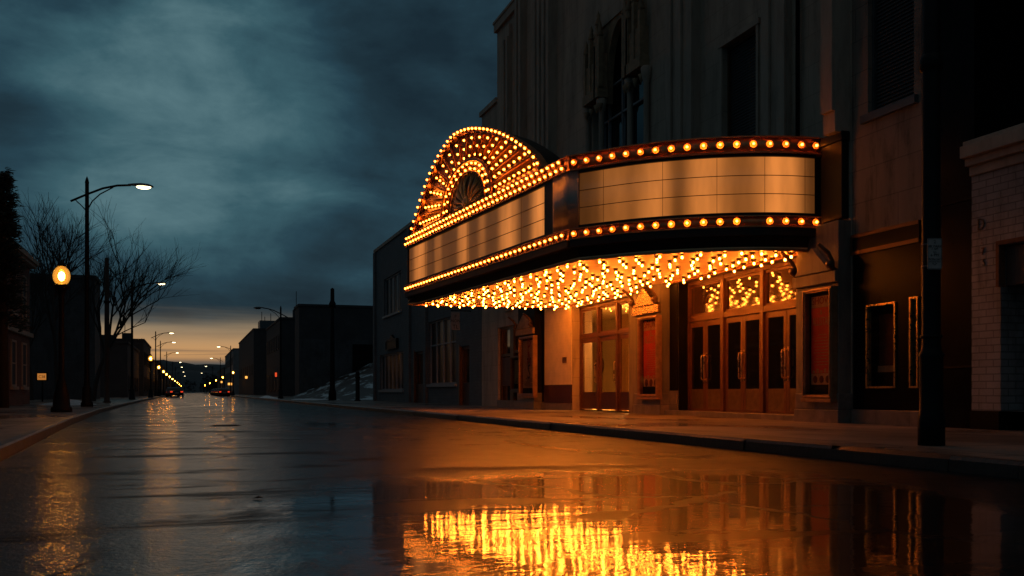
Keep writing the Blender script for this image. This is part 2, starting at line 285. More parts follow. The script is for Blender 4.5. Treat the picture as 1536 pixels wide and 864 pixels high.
# wet asphalt and wet pavement: a film of water that is thick in the hollows, thin on the crowns
def wet_mat(name, base, r_wet, r_dry, lo, hi, stretch, aggregate, joints=None, wscale=0.5, bumpy=0.25, seed=0.0, coat=(0.35,0.04,0.16), dip=None, wave=0.003, worn=False):
    m = bpy.data.materials.new(name); m.use_nodes = True; t = m.node_tree; n = t.nodes; l = t.links
    p = n['Principled BSDF']
    tcn = n.new('ShaderNodeTexCoord'); o = tcn.outputs['Object']
    def nz(scale, scl, det=6, rgh=0.6, dist=0.0):
        mp = n.new('ShaderNodeMapping'); l.new(o, mp.inputs[0]); mp.inputs['Scale'].default_value = scl; mp.inputs['Location'].default_value = (seed, seed*0.7, 0)
        q = n.new('ShaderNodeTexNoise'); l.new(mp.outputs[0], q.inputs['Vector']); q.inputs['Scale'].default_value = scale; q.inputs['Detail'].default_value = det; q.inputs['Roughness'].default_value = rgh; q.inputs['Distortion'].default_value = dist
        return q.outputs['Fac']
    def rng(v, a, b, c, d, smooth=True):
        q = n.new('ShaderNodeMapRange'); q.interpolation_type = 'SMOOTHSTEP' if smooth else 'LINEAR'
        l.new(v, q.inputs[0])
        for i, k in enumerate((a, b, c, d)): q.inputs[i+1].default_value = k
        return q.outputs[0]
    def mt(op, a, b):
        q = n.new('ShaderNodeMath'); q.operation = op
        for i, v in enumerate((a, b)):
            if isinstance(v, (int, float)): q.inputs[i].default_value = v
            else: l.new(v, q.inputs[i])
        return q.outputs[0]
    water = nz(wscale, stretch, 7, 0.58, 0.6)
    if dip:                                   # a shallow hollow in the carriageway where the water stands
        v = n.new('ShaderNodeVectorMath'); v.operation = 'DISTANCE'; mpd = n.new('ShaderNodeMapping'); mpd.inputs['Scale'].default_value = (1.0, 0.62, 1); l.new(o, mpd.inputs[0]); l.new(mpd.outputs[0], v.inputs[0]); v.inputs[1].default_value = (dip[0], dip[1]*0.62, 0)
        water = mt('ADD', water, rng(v.outputs['Value'], dip[2]*0.4, dip[2], dip[3], 0))
    wet = rng(water, lo, hi, 0, 1)
    blot = nz(0.35, (1, 0.5, 1), 5, 0.6)
    c1 = n.new('ShaderNodeMix'); c1.data_type = 'RGBA'; c1.inputs[6].default_value = tuple(x*1.45 for x in base)+(1,); c1.inputs[7].default_value = tuple(x*0.6 for x in base)+(1,)
    l.new(rng(blot, 0.35, 0.65, 0, 1), c1.inputs[0]); colr = c1.outputs[2]
    agg = mt('ADD', mt('MULTIPLY', nz(aggregate, (1,1,1), 3, 0.7), 0.6), mt('MULTIPLY', nz(aggregate*0.33, (1,1,1), 3, 0.65), 0.9))
    height = mt('MULTIPLY', agg, mt('SUBTRACT', 1.07, wet))
    if joints:
        bt = n.new('ShaderNodeTexBrick'); l.new(o, bt.inputs['Vector']); bt.offset = 0.0
        bt.inputs['Scale'].default_value = 1; bt.inputs['Brick Width'].default_value = joints; bt.inputs['Row Height'].default_value = joints; bt.inputs['Mortar Size'].default_value = 0.022
        bt.inputs['Color1'].default_value = (1,1,1,1); bt.inputs['Color2'].default_value = (0.82,0.82,0.82,1); bt.inputs['Mortar'].default_value = (0.3,0.3,0.3,1)
        m2 = n.new('ShaderNodeMix'); m2.data_type = 'RGBA'; m2.blend_type = 'MULTIPLY'; m2.inputs[0].default_value = 1; l.new(colr, m2.inputs[6]); l.new(bt.outputs['Color'], m2.inputs[7]); colr = m2.outputs[2]
    l.new(colr, p.inputs['Base Color'])
    rgh = rng(wet, 0, 1, r_dry, r_wet, False)
    rgh2 = mt('ADD', rgh, mt('MULTIPLY', mt('SUBTRACT', nz(2.3, (1,0.6,1), 5, 0.6), 0.5), 0.10))
    l.new(mt('MAXIMUM', rgh2, 0.03), p.inputs['Roughness'])
    l.new(rng(wet, 0, 1, 0.20, 0.12, False), p.inputs['Specular IOR Level'])
    b = n.new('ShaderNodeBump'); b.inputs['Strength'].default_value = bumpy; b.inputs['Distance'].default_value = 0.012; l.new(height, b.inputs['Height'])
    rip = nz(5.5, (1,1,1), 2, 0.5)
    b2n = n.new('ShaderNodeBump'); b2n.inputs['Strength'].default_value = 0.035; b2n.inputs['Distance'].default_value = 0.01; l.new(rip, b2n.inputs['Height'])
    und = nz(0.9, (0.42,1.5,1), 5, 0.55, 0.4)
    b0 = n.new('ShaderNodeBump'); b0.inputs['Strength'].default_value = 1.0; b0.inputs['Distance'].default_value = wave; l.new(und, b0.inputs['Height']); l.new(b0.outputs[0], b2n.inputs['Normal']); l.new(b0.outputs[0], b.inputs['Normal'])
    l.new(b.outputs[0], p.inputs['Normal'])
    cw = rng(wet, 0, 1, coat[0], 1.0, False)
    if worn:                                   # bare crowns of the old asphalt and hairline cracks that hold no film
        dry = rng(nz(1.0, (0.30,1.25,1), 6, 0.62, 0.5), 0.535, 0.615, 0, 0.92)
        vo = n.new('ShaderNodeTexVoronoi'); vo.feature = 'DISTANCE_TO_EDGE'; vo.inputs['Scale'].default_value = 0.42
        md = n.new('ShaderNodeVectorMath'); md.operation = 'MULTIPLY_ADD'; nn_ = n.new('ShaderNodeTexNoise'); nn_.inputs['Scale'].default_value = 1.6; nn_.inputs['Detail'].default_value = 6; l.new(o, nn_.inputs['Vector'])
        l.new(nn_.outputs['Color'], md.inputs[0]); md.inputs[1].default_value = (0.7,0.7,0); l.new(o, md.inputs[2]); l.new(md.outputs[0], vo.inputs['Vector'])
        crack = mt('MULTIPLY', rng(vo.outputs['Distance'], 0.004, 0.016, 1, 0), rng(nz(0.4, (1,1,1), 3), 0.44, 0.56, 0, 1))
        gone = mt('MAXIMUM', mt('MULTIPLY', dry, mt('SUBTRACT', 1.0, mt('MULTIPLY', wet, 0.55))), mt('MULTIPLY', crack, 0.95))
        cw = mt('MULTIPLY', cw, mt('SUBTRACT', 1.0, gone))
        sp2 = mt('MULTIPLY', rng(wet, 0, 1, 0.13, 0.08, False), mt('SUBTRACT', 1.0, mt('MULTIPLY', gone, 0.8))); l.new(sp2, p.inputs['Specular IOR Level'])
    l.new(cw, p.inputs['Coat Weight']); p.inputs['Coat IOR'].default_value = 1.33
    cr = mt('ADD', rng(wet, 0, 1, coat[2], coat[1], False), mt('MULTIPLY', mt('MULTIPLY', mt('SUBTRACT', nz(1.7, (0.6,1.1,1), 6, 0.65), 0.5), 0.20 if worn else 0.06), mt('SUBTRACT', 1.0, mt('MULTIPLY', wet, 0.9))))
    l.new(mt('MAXIMUM', cr, 0.015), p.inputs['Coat Roughness'])
    b3 = n.new('ShaderNodeBump'); b3.inputs['Strength'].default_value = bumpy*0.75; b3.inputs['Distance'].default_value = 0.006; l.new(height, b3.inputs['Height']); l.new(b2n.outputs[0], b3.inputs['Normal'])
    l.new(b3.outputs[0], p.inputs['Coat Normal'])
    MATS[name] = m
wet_mat('wet_asphalt', (0.0085,0.0085,0.009), 0.32, 0.46, 0.56, 0.70, (0.9, 0.28, 1), 30, bumpy=1.0, coat=(0.46,0.024,0.085), dip=(3.0, 5.2, 3.5, 0.30), wave=0.0055, worn=True)
wet_mat('wet_paving', (0.19,0.155,0.125), 0.40, 0.60, 0.46, 0.64, (0.8, 0.5, 1), 40, joints=1.5, bumpy=0.25, seed=4.0, coat=(0.1,0.10,0.25))

# ------------------------------------------------------------------ mesh helpers
class MB:
    def __init__(s): s.v = []; s.f = []; s.sm = []
    def add(s, vs, fs, smooth=False):
        o = len(s.v); s.v += [tuple(v) for v in vs]; s.f += [tuple(i+o for i in f) for f in fs]; s.sm += [smooth]*len(fs); return s
    def box(s, x0, x1, y0, y1, z0, z1):
        if x0 > x1: x0, x1 = x1, x0
        if y0 > y1: y0, y1 = y1, y0
        if z0 > z1: z0, z1 = z1, z0
        return s.add([(x0,y0,z0),(x1,y0,z0),(x1,y1,z0),(x0,y1,z0),(x0,y0,z1),(x1,y0,z1),(x1,y1,z1),(x0,y1,z1)],
              [(0,3,2,1),(4,5,6,7),(0,1,5,4),(1,2,6,5),(2,3,7,6),(3,0,4,7)])
    def tube(s, pts, rad, n=8, caps=True, smooth=True):
        pts = [Vector(p) for p in pts]
        if isinstance(rad, (int, float)): rad = [rad]*len(pts)
        vs = []; up = None
        for i, p in enumerate(pts):
            d = (pts[min(i+1, len(pts)-1)] - pts[max(i-1, 0)])
            d = d.normalized() if d.length > 1e-9 else Vector((0,0,1))
            if up is None: up = Vector((1,0,0)) if abs(d.x) < 0.8 else Vector((0,1,0))
            a = (up - d*up.dot(d))
            if a.length < 1e-6: a = Vector((0,1,0)) - d*d.y
            a.normalize(); up = a; b = d.cross(a)
            for k in range(n):
                t = 2*math.pi*k/n; vs.append(p + (a*math.cos(t) + b*math.sin(t))*rad[i])
        fs = [(i*n+k, i*n+(k+1) % n, (i+1)*n+(k+1) % n, (i+1)*n+k) for i in range(len(pts)-1) for k in range(n)]
        s.add(vs, fs, smooth)
        if caps:
            o = len(s.v)-len(vs); s.f += [tuple(o+k for k in range(n-1,-1,-1)), tuple(o+(len(pts)-1)*n+k for k in range(n))]; s.sm += [False]*2
        return s
    def lathe(s, prof, c=(0,0,0), n=16, smooth=True, ax=None):
        """prof: list of (radius, height)"""
        vs = []; c = Vector(c)
        if ax is None: X, Y, Z = Vector((1,0,0)), Vector((0,1,0)), Vector((0,0,1))
        else:
            Z = Vector(ax).normalized(); X = Z.orthogonal().normalized(); Y = Z.cross(X)
        for r, h in prof:
            for k in range(n):
                t = 2*math.pi*k/n; vs.append(c + X*(r*math.cos(t)) + Y*(r*math.sin(t)) + Z*h)
        fs = [(i*n+k, i*n+(k+1) % n, (i+1)*n+(k+1) % n, (i+1)*n+k) for i in range(len(prof)-1) for k in range(n)]
        s.add(vs, fs, smooth); o = len(s.v)-len(vs)
        if prof[0][0] > 1e-4: s.f.append(tuple(o+k for k in range(n-1,-1,-1))); s.sm.append(False)
        if prof[-1][0] > 1e-4: s.f.append(tuple(o+(len(prof)-1)*n+k for k in range(n))); s.sm.append(False)
        return s
    def prism(s, poly, fn0, fn1):
        """poly of 2-D points; fn0/fn1 map each to the 3-D front and back"""
        n = len(poly); s.add([fn0(*p) for p in poly]+[fn1(*p) for p in poly],
              [tuple(range(n)), tuple(range(2*n-1, n-1, -1))]+[(i, i+n, (i+1) % n+n, (i+1) % n) for i in range(n)]); return s
    def mesh(s, name, mat):
        me = bpy.data.meshes.new(name); me.from_pydata(s.v, [], s.f); me.update()
        me.polygons.foreach_set('use_smooth', s.sm)
        if mat: me.materials.append(MATS[mat] if isinstance(mat, str) else mat)
        import bmesh
        bm = bmesh.new(); bm.from_mesh(me); bmesh.ops.recalc_face_normals(bm, faces=bm.faces); bm.to_mesh(me); bm.free()
        return me
    def build(s, name, mat, parent=None, bevel=0.0):
        o = bpy.data.objects.new(name, s.mesh(name, mat)); C.objects.link(o)
        if parent is not None: adopt(o, parent)
        if bevel:
            b = o.modifiers.new('bevel', 'BEVEL'); b.width = bevel; b.segments = 2; b.limit_method = 'ANGLE'
        return o
def adopt(o, parent):
    o.parent = parent
    if parent.type == 'EMPTY' and parent.get('_w'):
        o.matrix_parent_inverse = Matrix.Translation(-Vector(parent.location))
def tag(o, label=None, cat=None, group=None, kind=None):
    if label: o['label'] = label
    if cat: o['category'] = cat
    if group: o['group'] = group
    if kind: o['kind'] = kind
    return o
def thing(name, label, cat, loc=(0,0,0), group=None, rz=0.0, world=False):
    """world=True: children are given in world coordinates"""
    o = bpy.data.objects.new(name, None); C.objects.link(o); o.location = loc; o.rotation_euler = (0,0,rz); o.empty_display_size = 0.3
    if world: o['_w'] = 1
    return tag(o, label, cat, group)
def copy_tree(o, parent=None):
    c = o.copy(); C.objects.link(c)
    if parent is not None: c.parent = parent; c.matrix_parent_inverse = o.matrix_parent_inverse.copy()
    for ch in list(o.children): copy_tree(ch, c)
    return c
def struct(o): o['kind'] = 'structure'; return o
def wallpt(px, py, a):
    """where the sight line through a photo pixel meets the street-parallel plane x = a: (y, z)"""
    u = (px-768)/F_PX; k = a/(CY*u+SY); return k*(CY-SY*u), EYE + k*(588-py)/F_PX
def WS(px, a): return wallpt(px, 588, a)[0]
def lettering(txt, size, fn, mat, name, parent, thick=0.004, align='CENTER'):
    """built-in font outlines turned into a mesh; fn maps (u, v, w) to the world"""
    cu = bpy.data.curves.new('lettering', 'FONT'); cu.body = txt; cu.size = size; cu.align_x = align; cu.extrude = thick/2; cu.resolution_u = 2
    to = bpy.data.objects.new('lettering', cu); C.objects.link(to); bpy.context.view_layer.update()
    me = bpy.data.meshes.new_from_object(to.evaluated_get(bpy.context.evaluated_depsgraph_get()))
    C.objects.unlink(to); bpy.data.objects.remove(to)
    for v in me.vertices: v.co = fn(v.co.x, v.co.y, v.co.z + thick/2)
    me.materials.clear(); me.materials.append(MATS[mat])
    o = bpy.data.objects.new(name, me); C.objects.link(o); adopt(o, parent); return o
def wall_open(mb, a, s0, s1, z0, z1, holes, depth):
    """a street-parallel wall sheet at x = a with rectangular openings (sa, sb, za, zb) and reveals of the given depth"""
    ys = sorted({s0, s1} | {h[0] for h in holes} | {h[1] for h in holes}); zs = sorted({z0, z1} | {h[2] for h in holes} | {h[3] for h in holes})
    ys = [y for y in ys if s0 <= y <= s1]; zs = [z for z in zs if z0 <= z <= z1]
    for i in range(len(ys)-1):
        for j in range(len(zs)-1):
            cy, cz = (ys[i]+ys[i+1])/2, (zs[j]+zs[j+1])/2
            if any(h[0] < cy < h[1] and h[2] < cz < h[3] for h in holes): continue
            mb.add([(a,ys[i],zs[j]),(a,ys[i+1],zs[j]),(a,ys[i+1],zs[j+1]),(a,ys[i],zs[j+1])], [(0,1,2,3)])
    for (p, q, r, t) in holes:
        b = a+depth
        mb.add([(a,p,r),(b,p,r),(b,p,t),(a,p,t)], [(0,1,2,3)]); mb.add([(a,q,r),(b,q,r),(b,q,t),(a,q,t)], [(0,1,2,3)])
        mb.add([(a,p,t),(b,p,t),(b,q,t),(a,q,t)], [(0,1,2,3)]); mb.add([(a,p,r),(b,p,r),(b,q,r),(a,q,r)], [(0,1,2,3)])
def frame_yz(mb, a0, a1, s0, s1, z0, z1, w):
    """a rectangular frame of bars of width w between x = a0 and a1"""
    mb.box(a0,a1,s0,s0+w,z0,z1); mb.box(a0,a1,s1-w,s1,z0,z1); mb.box(a0,a1,s0+w,s1-w,z0,z0+w); mb.box(a0,a1,s0+w,s1-w,z1-w,z1)

# ------------------------------------------------------------------ ground, road, pavements
KR, SWZ = 6.73, 0.15            # right kerb line, pavement height
WALL = 12.1                     # street fronts on the right
left_kerb = [(-14,-1.2),(4,-1.55),(12,-1.95),(18,-2.25),(25,-2.6),(38,-3.05),(60,-3.35),(85,-3.55),(150,-3.75),(300,-3.9),(900,-4.2)]
b = MB(); b.add([(-3500,-400,-0.12),(3500,-400,-0.12),(3500,5200,-0.12),(-3500,5200,-0.12)], [(0,1,2,3)])
struct(b.build('ground', 'earth'))
b = MB()
for (s0, a0), (s1, a1) in zip(left_kerb, left_kerb[1:]):
    b.add([(a0,s0,0),(KR,s0,0),(KR,s1,0),(a1,s1,0)], [(0,1,2,3)])
struct(b.build('road', 'wet_asphalt'))
b = MB()
for (s0, a0), (s1, a1) in zip(left_kerb, left_kerb[1:]):
    b.add([(a0-0.16,s0,SWZ),(a1-0.16,s1,SWZ),(-40,s1,SWZ),(-40,s0,SWZ)], [(0,1,2,3)])
struct(b.build('pavement', 'wet_paving'))
b = MB()
segs = [(s, x) for s, x in left_kerb if s <= 300]
o = 0
for (s0, a0), (s1, a1) in zip(segs, segs[1:]):
    b.add([(a0,s0,-0.05),(a1,s1,-0.05),(a1-0.015,s1,SWZ-0.02),(a0-0.015,s0,SWZ-0.02),(a0-0.035,s0,SWZ+0.003),(a1-0.035,s1,SWZ+0.003),(a0-0.16,s0,SWZ+0.003),(a1-0.16,s1,SWZ+0.003)],
          [(0,1,2,3),(3,2,5,4),(4,5,7,6)])
struct(b.build('kerb', 'kerb_stone'))
b = MB(); b.add([(KR+0.16,-14,SWZ),(60,-14,SWZ),(60,900,SWZ),(KR+0.16,900,SWZ)], [(0,1,2,3)]); struct(b.build('pavement', 'wet_paving'))
b = MB(); random.seed(3)
s0 = -14.0
while s0 < 240:
    s1 = s0 + 1.8
    j = [random.uniform(-0.012,0.012) for _ in range(3)]
    dz_ = -0.035 if 7.5 < s0 < 9.2 else random.uniform(-0.006,0.006)
    b.add([(KR+j[0],s0,-0.05),(KR+j[0],s1-0.012,-0.05),(KR+0.012+j[0],s1-0.012,SWZ-0.03),(KR+0.012+j[0],s0,SWZ-0.03),(KR+0.04,s0,SWZ+0.004+dz_),(KR+0.04,s1-0.012,SWZ+0.004+dz_),(KR+0.165,s0,SWZ+0.004),(KR+0.165,s1-0.012,SWZ+0.004)],
          [(0,1,2,3),(3,2,5,4),(4,5,7,6)])
    s0 = s1
struct(b.build('kerb', 'kerb_stone'))
# tar seams and cracks in the asphalt (3 mm proud ribbons with wandering edges)
def seam(pts, w, seed):
    rnd = random.Random(seed); b = MB(); P = []
    for (x0,y0),(x1,y1) in zip(pts, pts[1:]):
        n = max(2, int(math.hypot(x1-x0,y1-y0)/0.25))
        P += [(x0+(x1-x0)*i/n, y0+(y1-y0)*i/n) for i in range(n)]
    P.append(pts[-1]); vs = []
    wx = wy = 0
    for i, (x, y) in enumerate(P):
        x2, y2 = P[min(i+1, len(P)-1)]; x1, y1 = P[max(i-1,0)]
        d = Vector((x2-x1, y2-y1, 0)).normalized(); nrm = Vector((-d.y, d.x, 0))
        wx = wx*0.8 + rnd.uniform(-0.02,0.02); ww = w*rnd.uniform(0.5,1.3)
        c = Vector((x,y,0.003)) + nrm*wx; vs += [c+nrm*ww/2, c-nrm*ww/2]
    b.add(vs, [(2*i,2*i+1,2*i+3,2*i+2) for i in range(len(P)-1)])
    return struct(b.build('road_seam', 'tar'))
seam([(5.0,14),(4.75,30),(4.6,60),(4.5,120)], 0.07, 1)
seam([(6.35,8),(6.3,40),(6.3,90)], 0.05, 2)
seam([(0.6,8.6),(2.4,9.3),(4.2,9.1),(6.2,9.9)], 0.03, 3)
seam([(-1.4,15.5),(0.4,15.1),(1.8,15.3)], 0.025, 4)
seam([(-1.9,12.6),(-1.5,15.0),(-2.2,19)], 0.03, 5)
seam([(1.6,26),(2.6,19),(3.3,15),(4.3,12.5)], 0.025, 6)
# manhole cover and a bit of litter on the road
t = MB().lathe([(0.34,0.0),(0.34,0.006),(0.30,0.006),(0.30,0.010),(0.0,0.010)], (0.75,23.0,0.0), 28, smooth=False)
for k in range(-4,5): t.box(0.75-0.26,0.75+0.26,23.0+k*0.055-0.012,23.0+k*0.055+0.012,0.010,0.014)
tag(t.build('manhole_cover', 'iron'), 'round iron manhole cover set in the wet road left of centre', 'manhole cover')
t = MB(); t.add([(0,0,0.004),(0.05,0.015,0.022),(0.085,0,0.01),(0.05,-0.03,0.02),(0.02,-0.03,0.012),(0.04,-0.005,0.008)], [(0,1,2),(1,2,3),(0,1,3),(0,3,4),(0,5,2),(4,3,5)])
o = tag(t.build('dead_leaf', 'leaf_litter'), 'small curled dead leaf lying alone on the wet asphalt', 'leaf')
s_, _ = 0, 0
u_ = (377-768)/F_PX; k_ = EYE*F_PX/(749-588); o.location = (k_*(CY*u_+SY), k_*(CY-SY*u_), 0)

# ------------------------------------------------------------------ THEATRE
T0, T1 = 16.2, 39.4
th = thing('theatre', 'tall dark limestone theatre with bronze entrance doors behind the glowing marquee', 'theatre', (WALL+6, 28, SWZ), world=True)
DA = (WS(1192,WALL)-0.55, WS(1032,WALL))            # right doors
DA = (18.0, 23.3)
DB = (26.35, 30.85)                    # left doors
EN = (36.2, 39.3)                    # dark entry with displays
holes = [(DA[0],DA[1],SWZ,3.62), (DB[0],DB[1],SWZ,3.55), (EN[0],EN[1],SWZ,3.4), (25.2,29.1,5.4,12.0), (19.55,21.05,4.6,8.97), (33.6,35.0,4.6,8.97)]
w = MB(); wall_open(w, WALL, T0, T1, SWZ-0.1, 15.8, holes, 0.7)
w.add([(WALL,T0,0),(WALL+20,T0,0),(WALL+20,T0,15.8),(WALL,T0,15.8)], [(0,1,2,3)])
w.add([(WALL,T1,0),(WALL+20,T1,0),(WALL+20,T1,15.8),(WALL,T1,15.8)], [(0,1,2,3)])
w.add([(WALL,T0,15.8),(WALL+20,T0,15.8),(WALL+20,T1,15.8),(WALL,T1,15.8)], [(0,1,2,3)])
w.build('wall', 'limestone', th)
MB().box(WALL+0.15,WALL+20,T0+0.3,36.0,15.8,20.5).build('attic', 'limestone', th)
w = MB(); w.box(WALL-0.12,WALL+0.35,36.0,T1+0.1,15.62,15.95); w.box(WALL-0.16,WALL+0.4,36.0,T1+0.14,15.95,16.05)
w.build('coping', 'limestone_plain', th)
w = MB(); w.box(WALL+0.02,WALL+18,T1+0.004,41.75,0,12.75); w.box(WALL-0.08,WALL+18,T1+0.004,41.85,12.75,12.95); w.build('side_wing', 'limestone', th)
# piers and fluted pylons of the upper front
def pylon(p0, p1, z0, z1, proj, flutes):
    m = MB(); m.box(WALL-proj, WALL+0.02, p0, p1, z0, z1)
    wd = (p1-p0)/(flutes*2+1)
    for k in range(flutes+1):
        q = p0+k*2*wd; m.box(WALL-proj-0.07, WALL-proj-0.002, q, q+wd, z0+0.4, z1-0.5)
    m.build('pylon', 'limestone_plain', th, bevel=0.012)
pylon(32.35, 34.9-0.9, 3.95, 20, 0.26, 3)
pylon(35.6, 36.3, 3.95, 20, 0.2, 1)
pylon(37.4, 38.1, 3.95, 15.3, 0.14, 1)
pylon(22.15, 23.55, 5.0, 20, 0.2, 2)
pylon(18.2, 19.1, 5.0, 20, 0.12, 1)
pylon(16.25, 16.62, 5.75, 20, 0.34, 0)
# three-light gothic window of the upper front
gw = MB(); frame_yz(gw, WALL+0.28, WALL+0.42, 25.2, 29.1, 5.4, 12.0, 0.12)
for q in (25.75, 26.95, 27.55, 28.55): gw.box(WALL+0.3, WALL+0.38, q-0.03, q+0.03, 5.5, 11.9)
for z in (6.6, 7.9, 9.2, 10.2): gw.box(WALL+0.3, WALL+0.37, 25.3, 29.0, z-0.03, z+0.03)
GW = gw.build('gothic_window', 'pale_trim', th)
MB().box(WALL+0.40,WALL+0.44,25.22,29.08,5.42,11.98).build('pane', 'dark_glass', GW)
# arched head over the middle light, solid heads over the side lights
def arch_poly(c, half, zspring, zapex, ztop, q0, q1):
    pts = [(q0, ztop), (q0, zspring)]
    n = 10
    for i in range(n+1):
        f = i/n; pts.append((c-half*math.cos(f*math.pi/2), zspring+(zapex-zspring)*math.sin(f*math.pi/2)**0.85))
    return pts + [(c, ztop)]
hd_ = MB()
for sg in (1,-1):
    poly = arch_poly(0, 1.0, 9.6, 11.85, 12.0, -1.04, 0)
    hd_.prism([(27.15+sg*p, q) for p, q in poly], lambda p, q: (WALL+0.05, p, q), lambda p, q: (WALL+0.26, p, q))
    hd_.box(WALL+0.06, WALL+0.26, 27.15+sg*1.06, 27.15+sg*1.93, 9.7, 12.0)
hd_.build('window_head', 'terracotta', GW)
sh = MB()
for q in (25.02, 26.11, 28.19, 29.28):
    sh.lathe([(0.13,5.0),(0.13,5.5),(0.085,5.6),(0.085,9.3),(0.14,9.45),(0.17,9.7),(0.12,9.75)], (WALL-0.10,q,0), 10)
sh.build('shaft', 'limestone_plain', GW)
cn = MB()
for q, hh in ((25.55,1.0), (28.75,1.0), (26.11,1.5), (28.19,1.5)):
    wd = 0.5 if hh == 1.0 else 0.16
    cn.box(WALL-0.30, WALL+0.04, q-wd, q+wd, 9.75, 10.05); cn.box(WALL-0.24, WALL+0.03, q-wd*0.92, q+wd*0.92, 10.05, 10.5+hh*0.4)
    for k in (-1, 0, 1):
        qq = q+k*wd*0.8; top = 11.2+hh*0.5+(0.35 if k == 0 else 0)
        cn.box(WALL-0.28, WALL-0.12, qq-0.07, qq+0.07, 10.05, top-0.35)
        cn.lathe([(0.10,top-0.35),(0.12,top-0.3),(0.05,top-0.1),(0.07,top-0.05),(0.0,top+0.12)], (WALL-0.2,qq,0), 6)
        cn.lathe([(0.10,9.55),(0.05,9.4),(0.0,9.3)][::-1], (WALL-0.2,qq,0), 6)
cn.build('canopy', 'terracotta', GW)
# plain upper windows with slatted blinds
for q0, q1 in ((19.55,21.05), (33.6,35.0)):
    f = MB(); frame_yz(f, WALL+0.12, WALL+0.2, q0, q1, 4.6, 8.97, 0.07); f = f.build('window', 'bronze_dark', th)
    s = MB()
    for k in range(60): s.add([(WALL+0.16,q0+0.07,4.68+k*0.0703),(WALL+0.16,q1-0.07,4.68+k*0.0703),(WALL+0.19,q1-0.07,4.745+k*0.0703),(WALL+0.19,q0+0.07,4.745+k*0.0703)], [(0,1,2,3)])
    s.build('blind', 'blind', f)
    l_ = MB(); l_.box(WALL-0.06,WALL+0.05,q0-0.15,q1+0.15,8.972,9.10); l_.box(WALL-0.04,WALL+0.004,q0-0.10,q0-0.004,4.6,8.97); l_.box(WALL-0.04,WALL+0.004,q1+0.004,q1+0.10,4.6,8.97); l_.build('hood', 'limestone_plain', f)
MB().tube([(WALL-0.09,17.85,5.6),(WALL-0.09,17.85,14),(WALL-0.09,17.85,19)], 0.045, 8).build('drainpipe', 'iron', th)
# street level: base course, step, panels
for q0, q1, zt in ((DA[1]+0.05,23.78,0.78), (30.9,33.86,0.36), (EN[0],EN[1],0.42)): MB().box(WALL-0.05,WALL+0.05,q0,q1,SWZ-0.1,zt).build('base_course', 'marble_base', th)
MB().box(WALL-0.18,WALL+0.68,17.62,23.76,SWZ-0.1,0.27).build('step', 'marble_base', th, bevel=0.01)
MB().box(WALL-0.025,WALL+0.02,DA[1]+0.04,23.78,0.785,3.7).build('black_panel', 'black_panel', th)
MB().box(WALL-0.03,WALL+0.02,30.9,33.55,1.0,3.75).build('plaster_panel', 'tan_plaster', th)
MB().box(WALL-0.045,WALL+0.02,30.9,33.55,0.37,0.998).build('wainscot', 'maroon_tile', th)
MB().box(WALL-0.02,WALL+0.235,DA[1]-0.03,DA[1]-0.002,0.275,3.6).build('black_panel', 'black_panel', th)
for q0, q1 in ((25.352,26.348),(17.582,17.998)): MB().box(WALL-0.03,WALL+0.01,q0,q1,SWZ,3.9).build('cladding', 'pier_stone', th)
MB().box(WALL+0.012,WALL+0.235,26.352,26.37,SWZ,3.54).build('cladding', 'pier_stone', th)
# door sets
def door_leaf(s0, s1, z0, z1, a, glass, hs, kick, parent, frame='bronze'):
    d = MB(); st = 0.11
    d.box(a,a+0.05,s0,s0+st,z0,z1); d.box(a,a+0.05,s1-st,s1,z0,z1); d.box(a,a+0.05,s0+st,s1-st,z1-0.14,z1); d.box(a,a+0.05,s0+st,s1-st,z0,z0+0.06)
    D = d.build('door', frame, parent, bevel=0.006)
    MB().box(a+0.02,a+0.03,s0+st,s1-st,z0+0.55,z1-0.14).build('pane', glass, D)
    MB().box(a+0.006,a+0.045,s0+st,s1-st,z0+0.06,z0+0.55).build('kick_plate', kick, D)
    hx = s0+0.06 if hs < 0 else s1-0.06
    h = MB().tube([(a,hx,1.05),(a-0.07,hx,1.07),(a-0.08,hx,1.12),(a-0.08,hx,1.62),(a-0.07,hx,1.67),(a,hx,1.69)], 0.016, 8); h.box(a-0.012,a-0.001,hx-0.035,hx+0.035,1.0,1.1); h.box(a-0.012,a-0.001,hx-0.035,hx+0.035,1.64,1.74)
    h.build('handle', 'brass', D)
AD = WALL+0.30
fr = MB(); bay = (DA[1]-DA[0])/3
for k in range(4):
    q = DA[0]+k*bay; fr.box(AD-0.06,AD+0.12,q-0.07 if k else q,q+0.07 if k < 3 else q,0.27,3.62)
for k in range(3):
    q0, q1 = DA[0]+k*bay+0.07, DA[0]+(k+1)*bay-0.07
    if k == 0: q0 -= 0.07
    if k == 2: q1 += 0.07
    fr.box(AD-0.05,AD+0.11,q0,q1,2.56,2.70); fr.box(AD-0.05,AD+0.11,q0,q1,3.50,3.62)
fr.build('door_frame', 'bronze', th, bevel=0.008)
for k in range(3):
    q0, q1 = DA[0]+k*bay+(0.07 if k else 0), DA[0]+(k+1)*bay-(0.07 if k < 2 else 0)
    mid = (q0+q1)/2
    f = MB(); frame_yz(f, AD+0.0, AD+0.07, q0+0.004, q1-0.004, 2.705, 3.495, 0.05); f = f.build('transom_window', 'bronze', th)
    MB().box(AD+0.03,AD+0.04,q0+0.054,q1-0.054,2.755,3.445).build('pane', 'amber_glass', f)
    door_leaf(q0+0.004, mid-0.004, 0.275, 2.555, AD, 'dark_glass', 1, 'kick_brass', th)
    door_leaf(mid+0.004, q1-0.004, 0.275, 2.555, AD, 'dark_glass', -1, 'kick_brass', th)
MB().box(AD+0.13,AD+0.2,DA[0],DA[1],0.0,3.7).build('lobby_screen', 'black_panel', th)
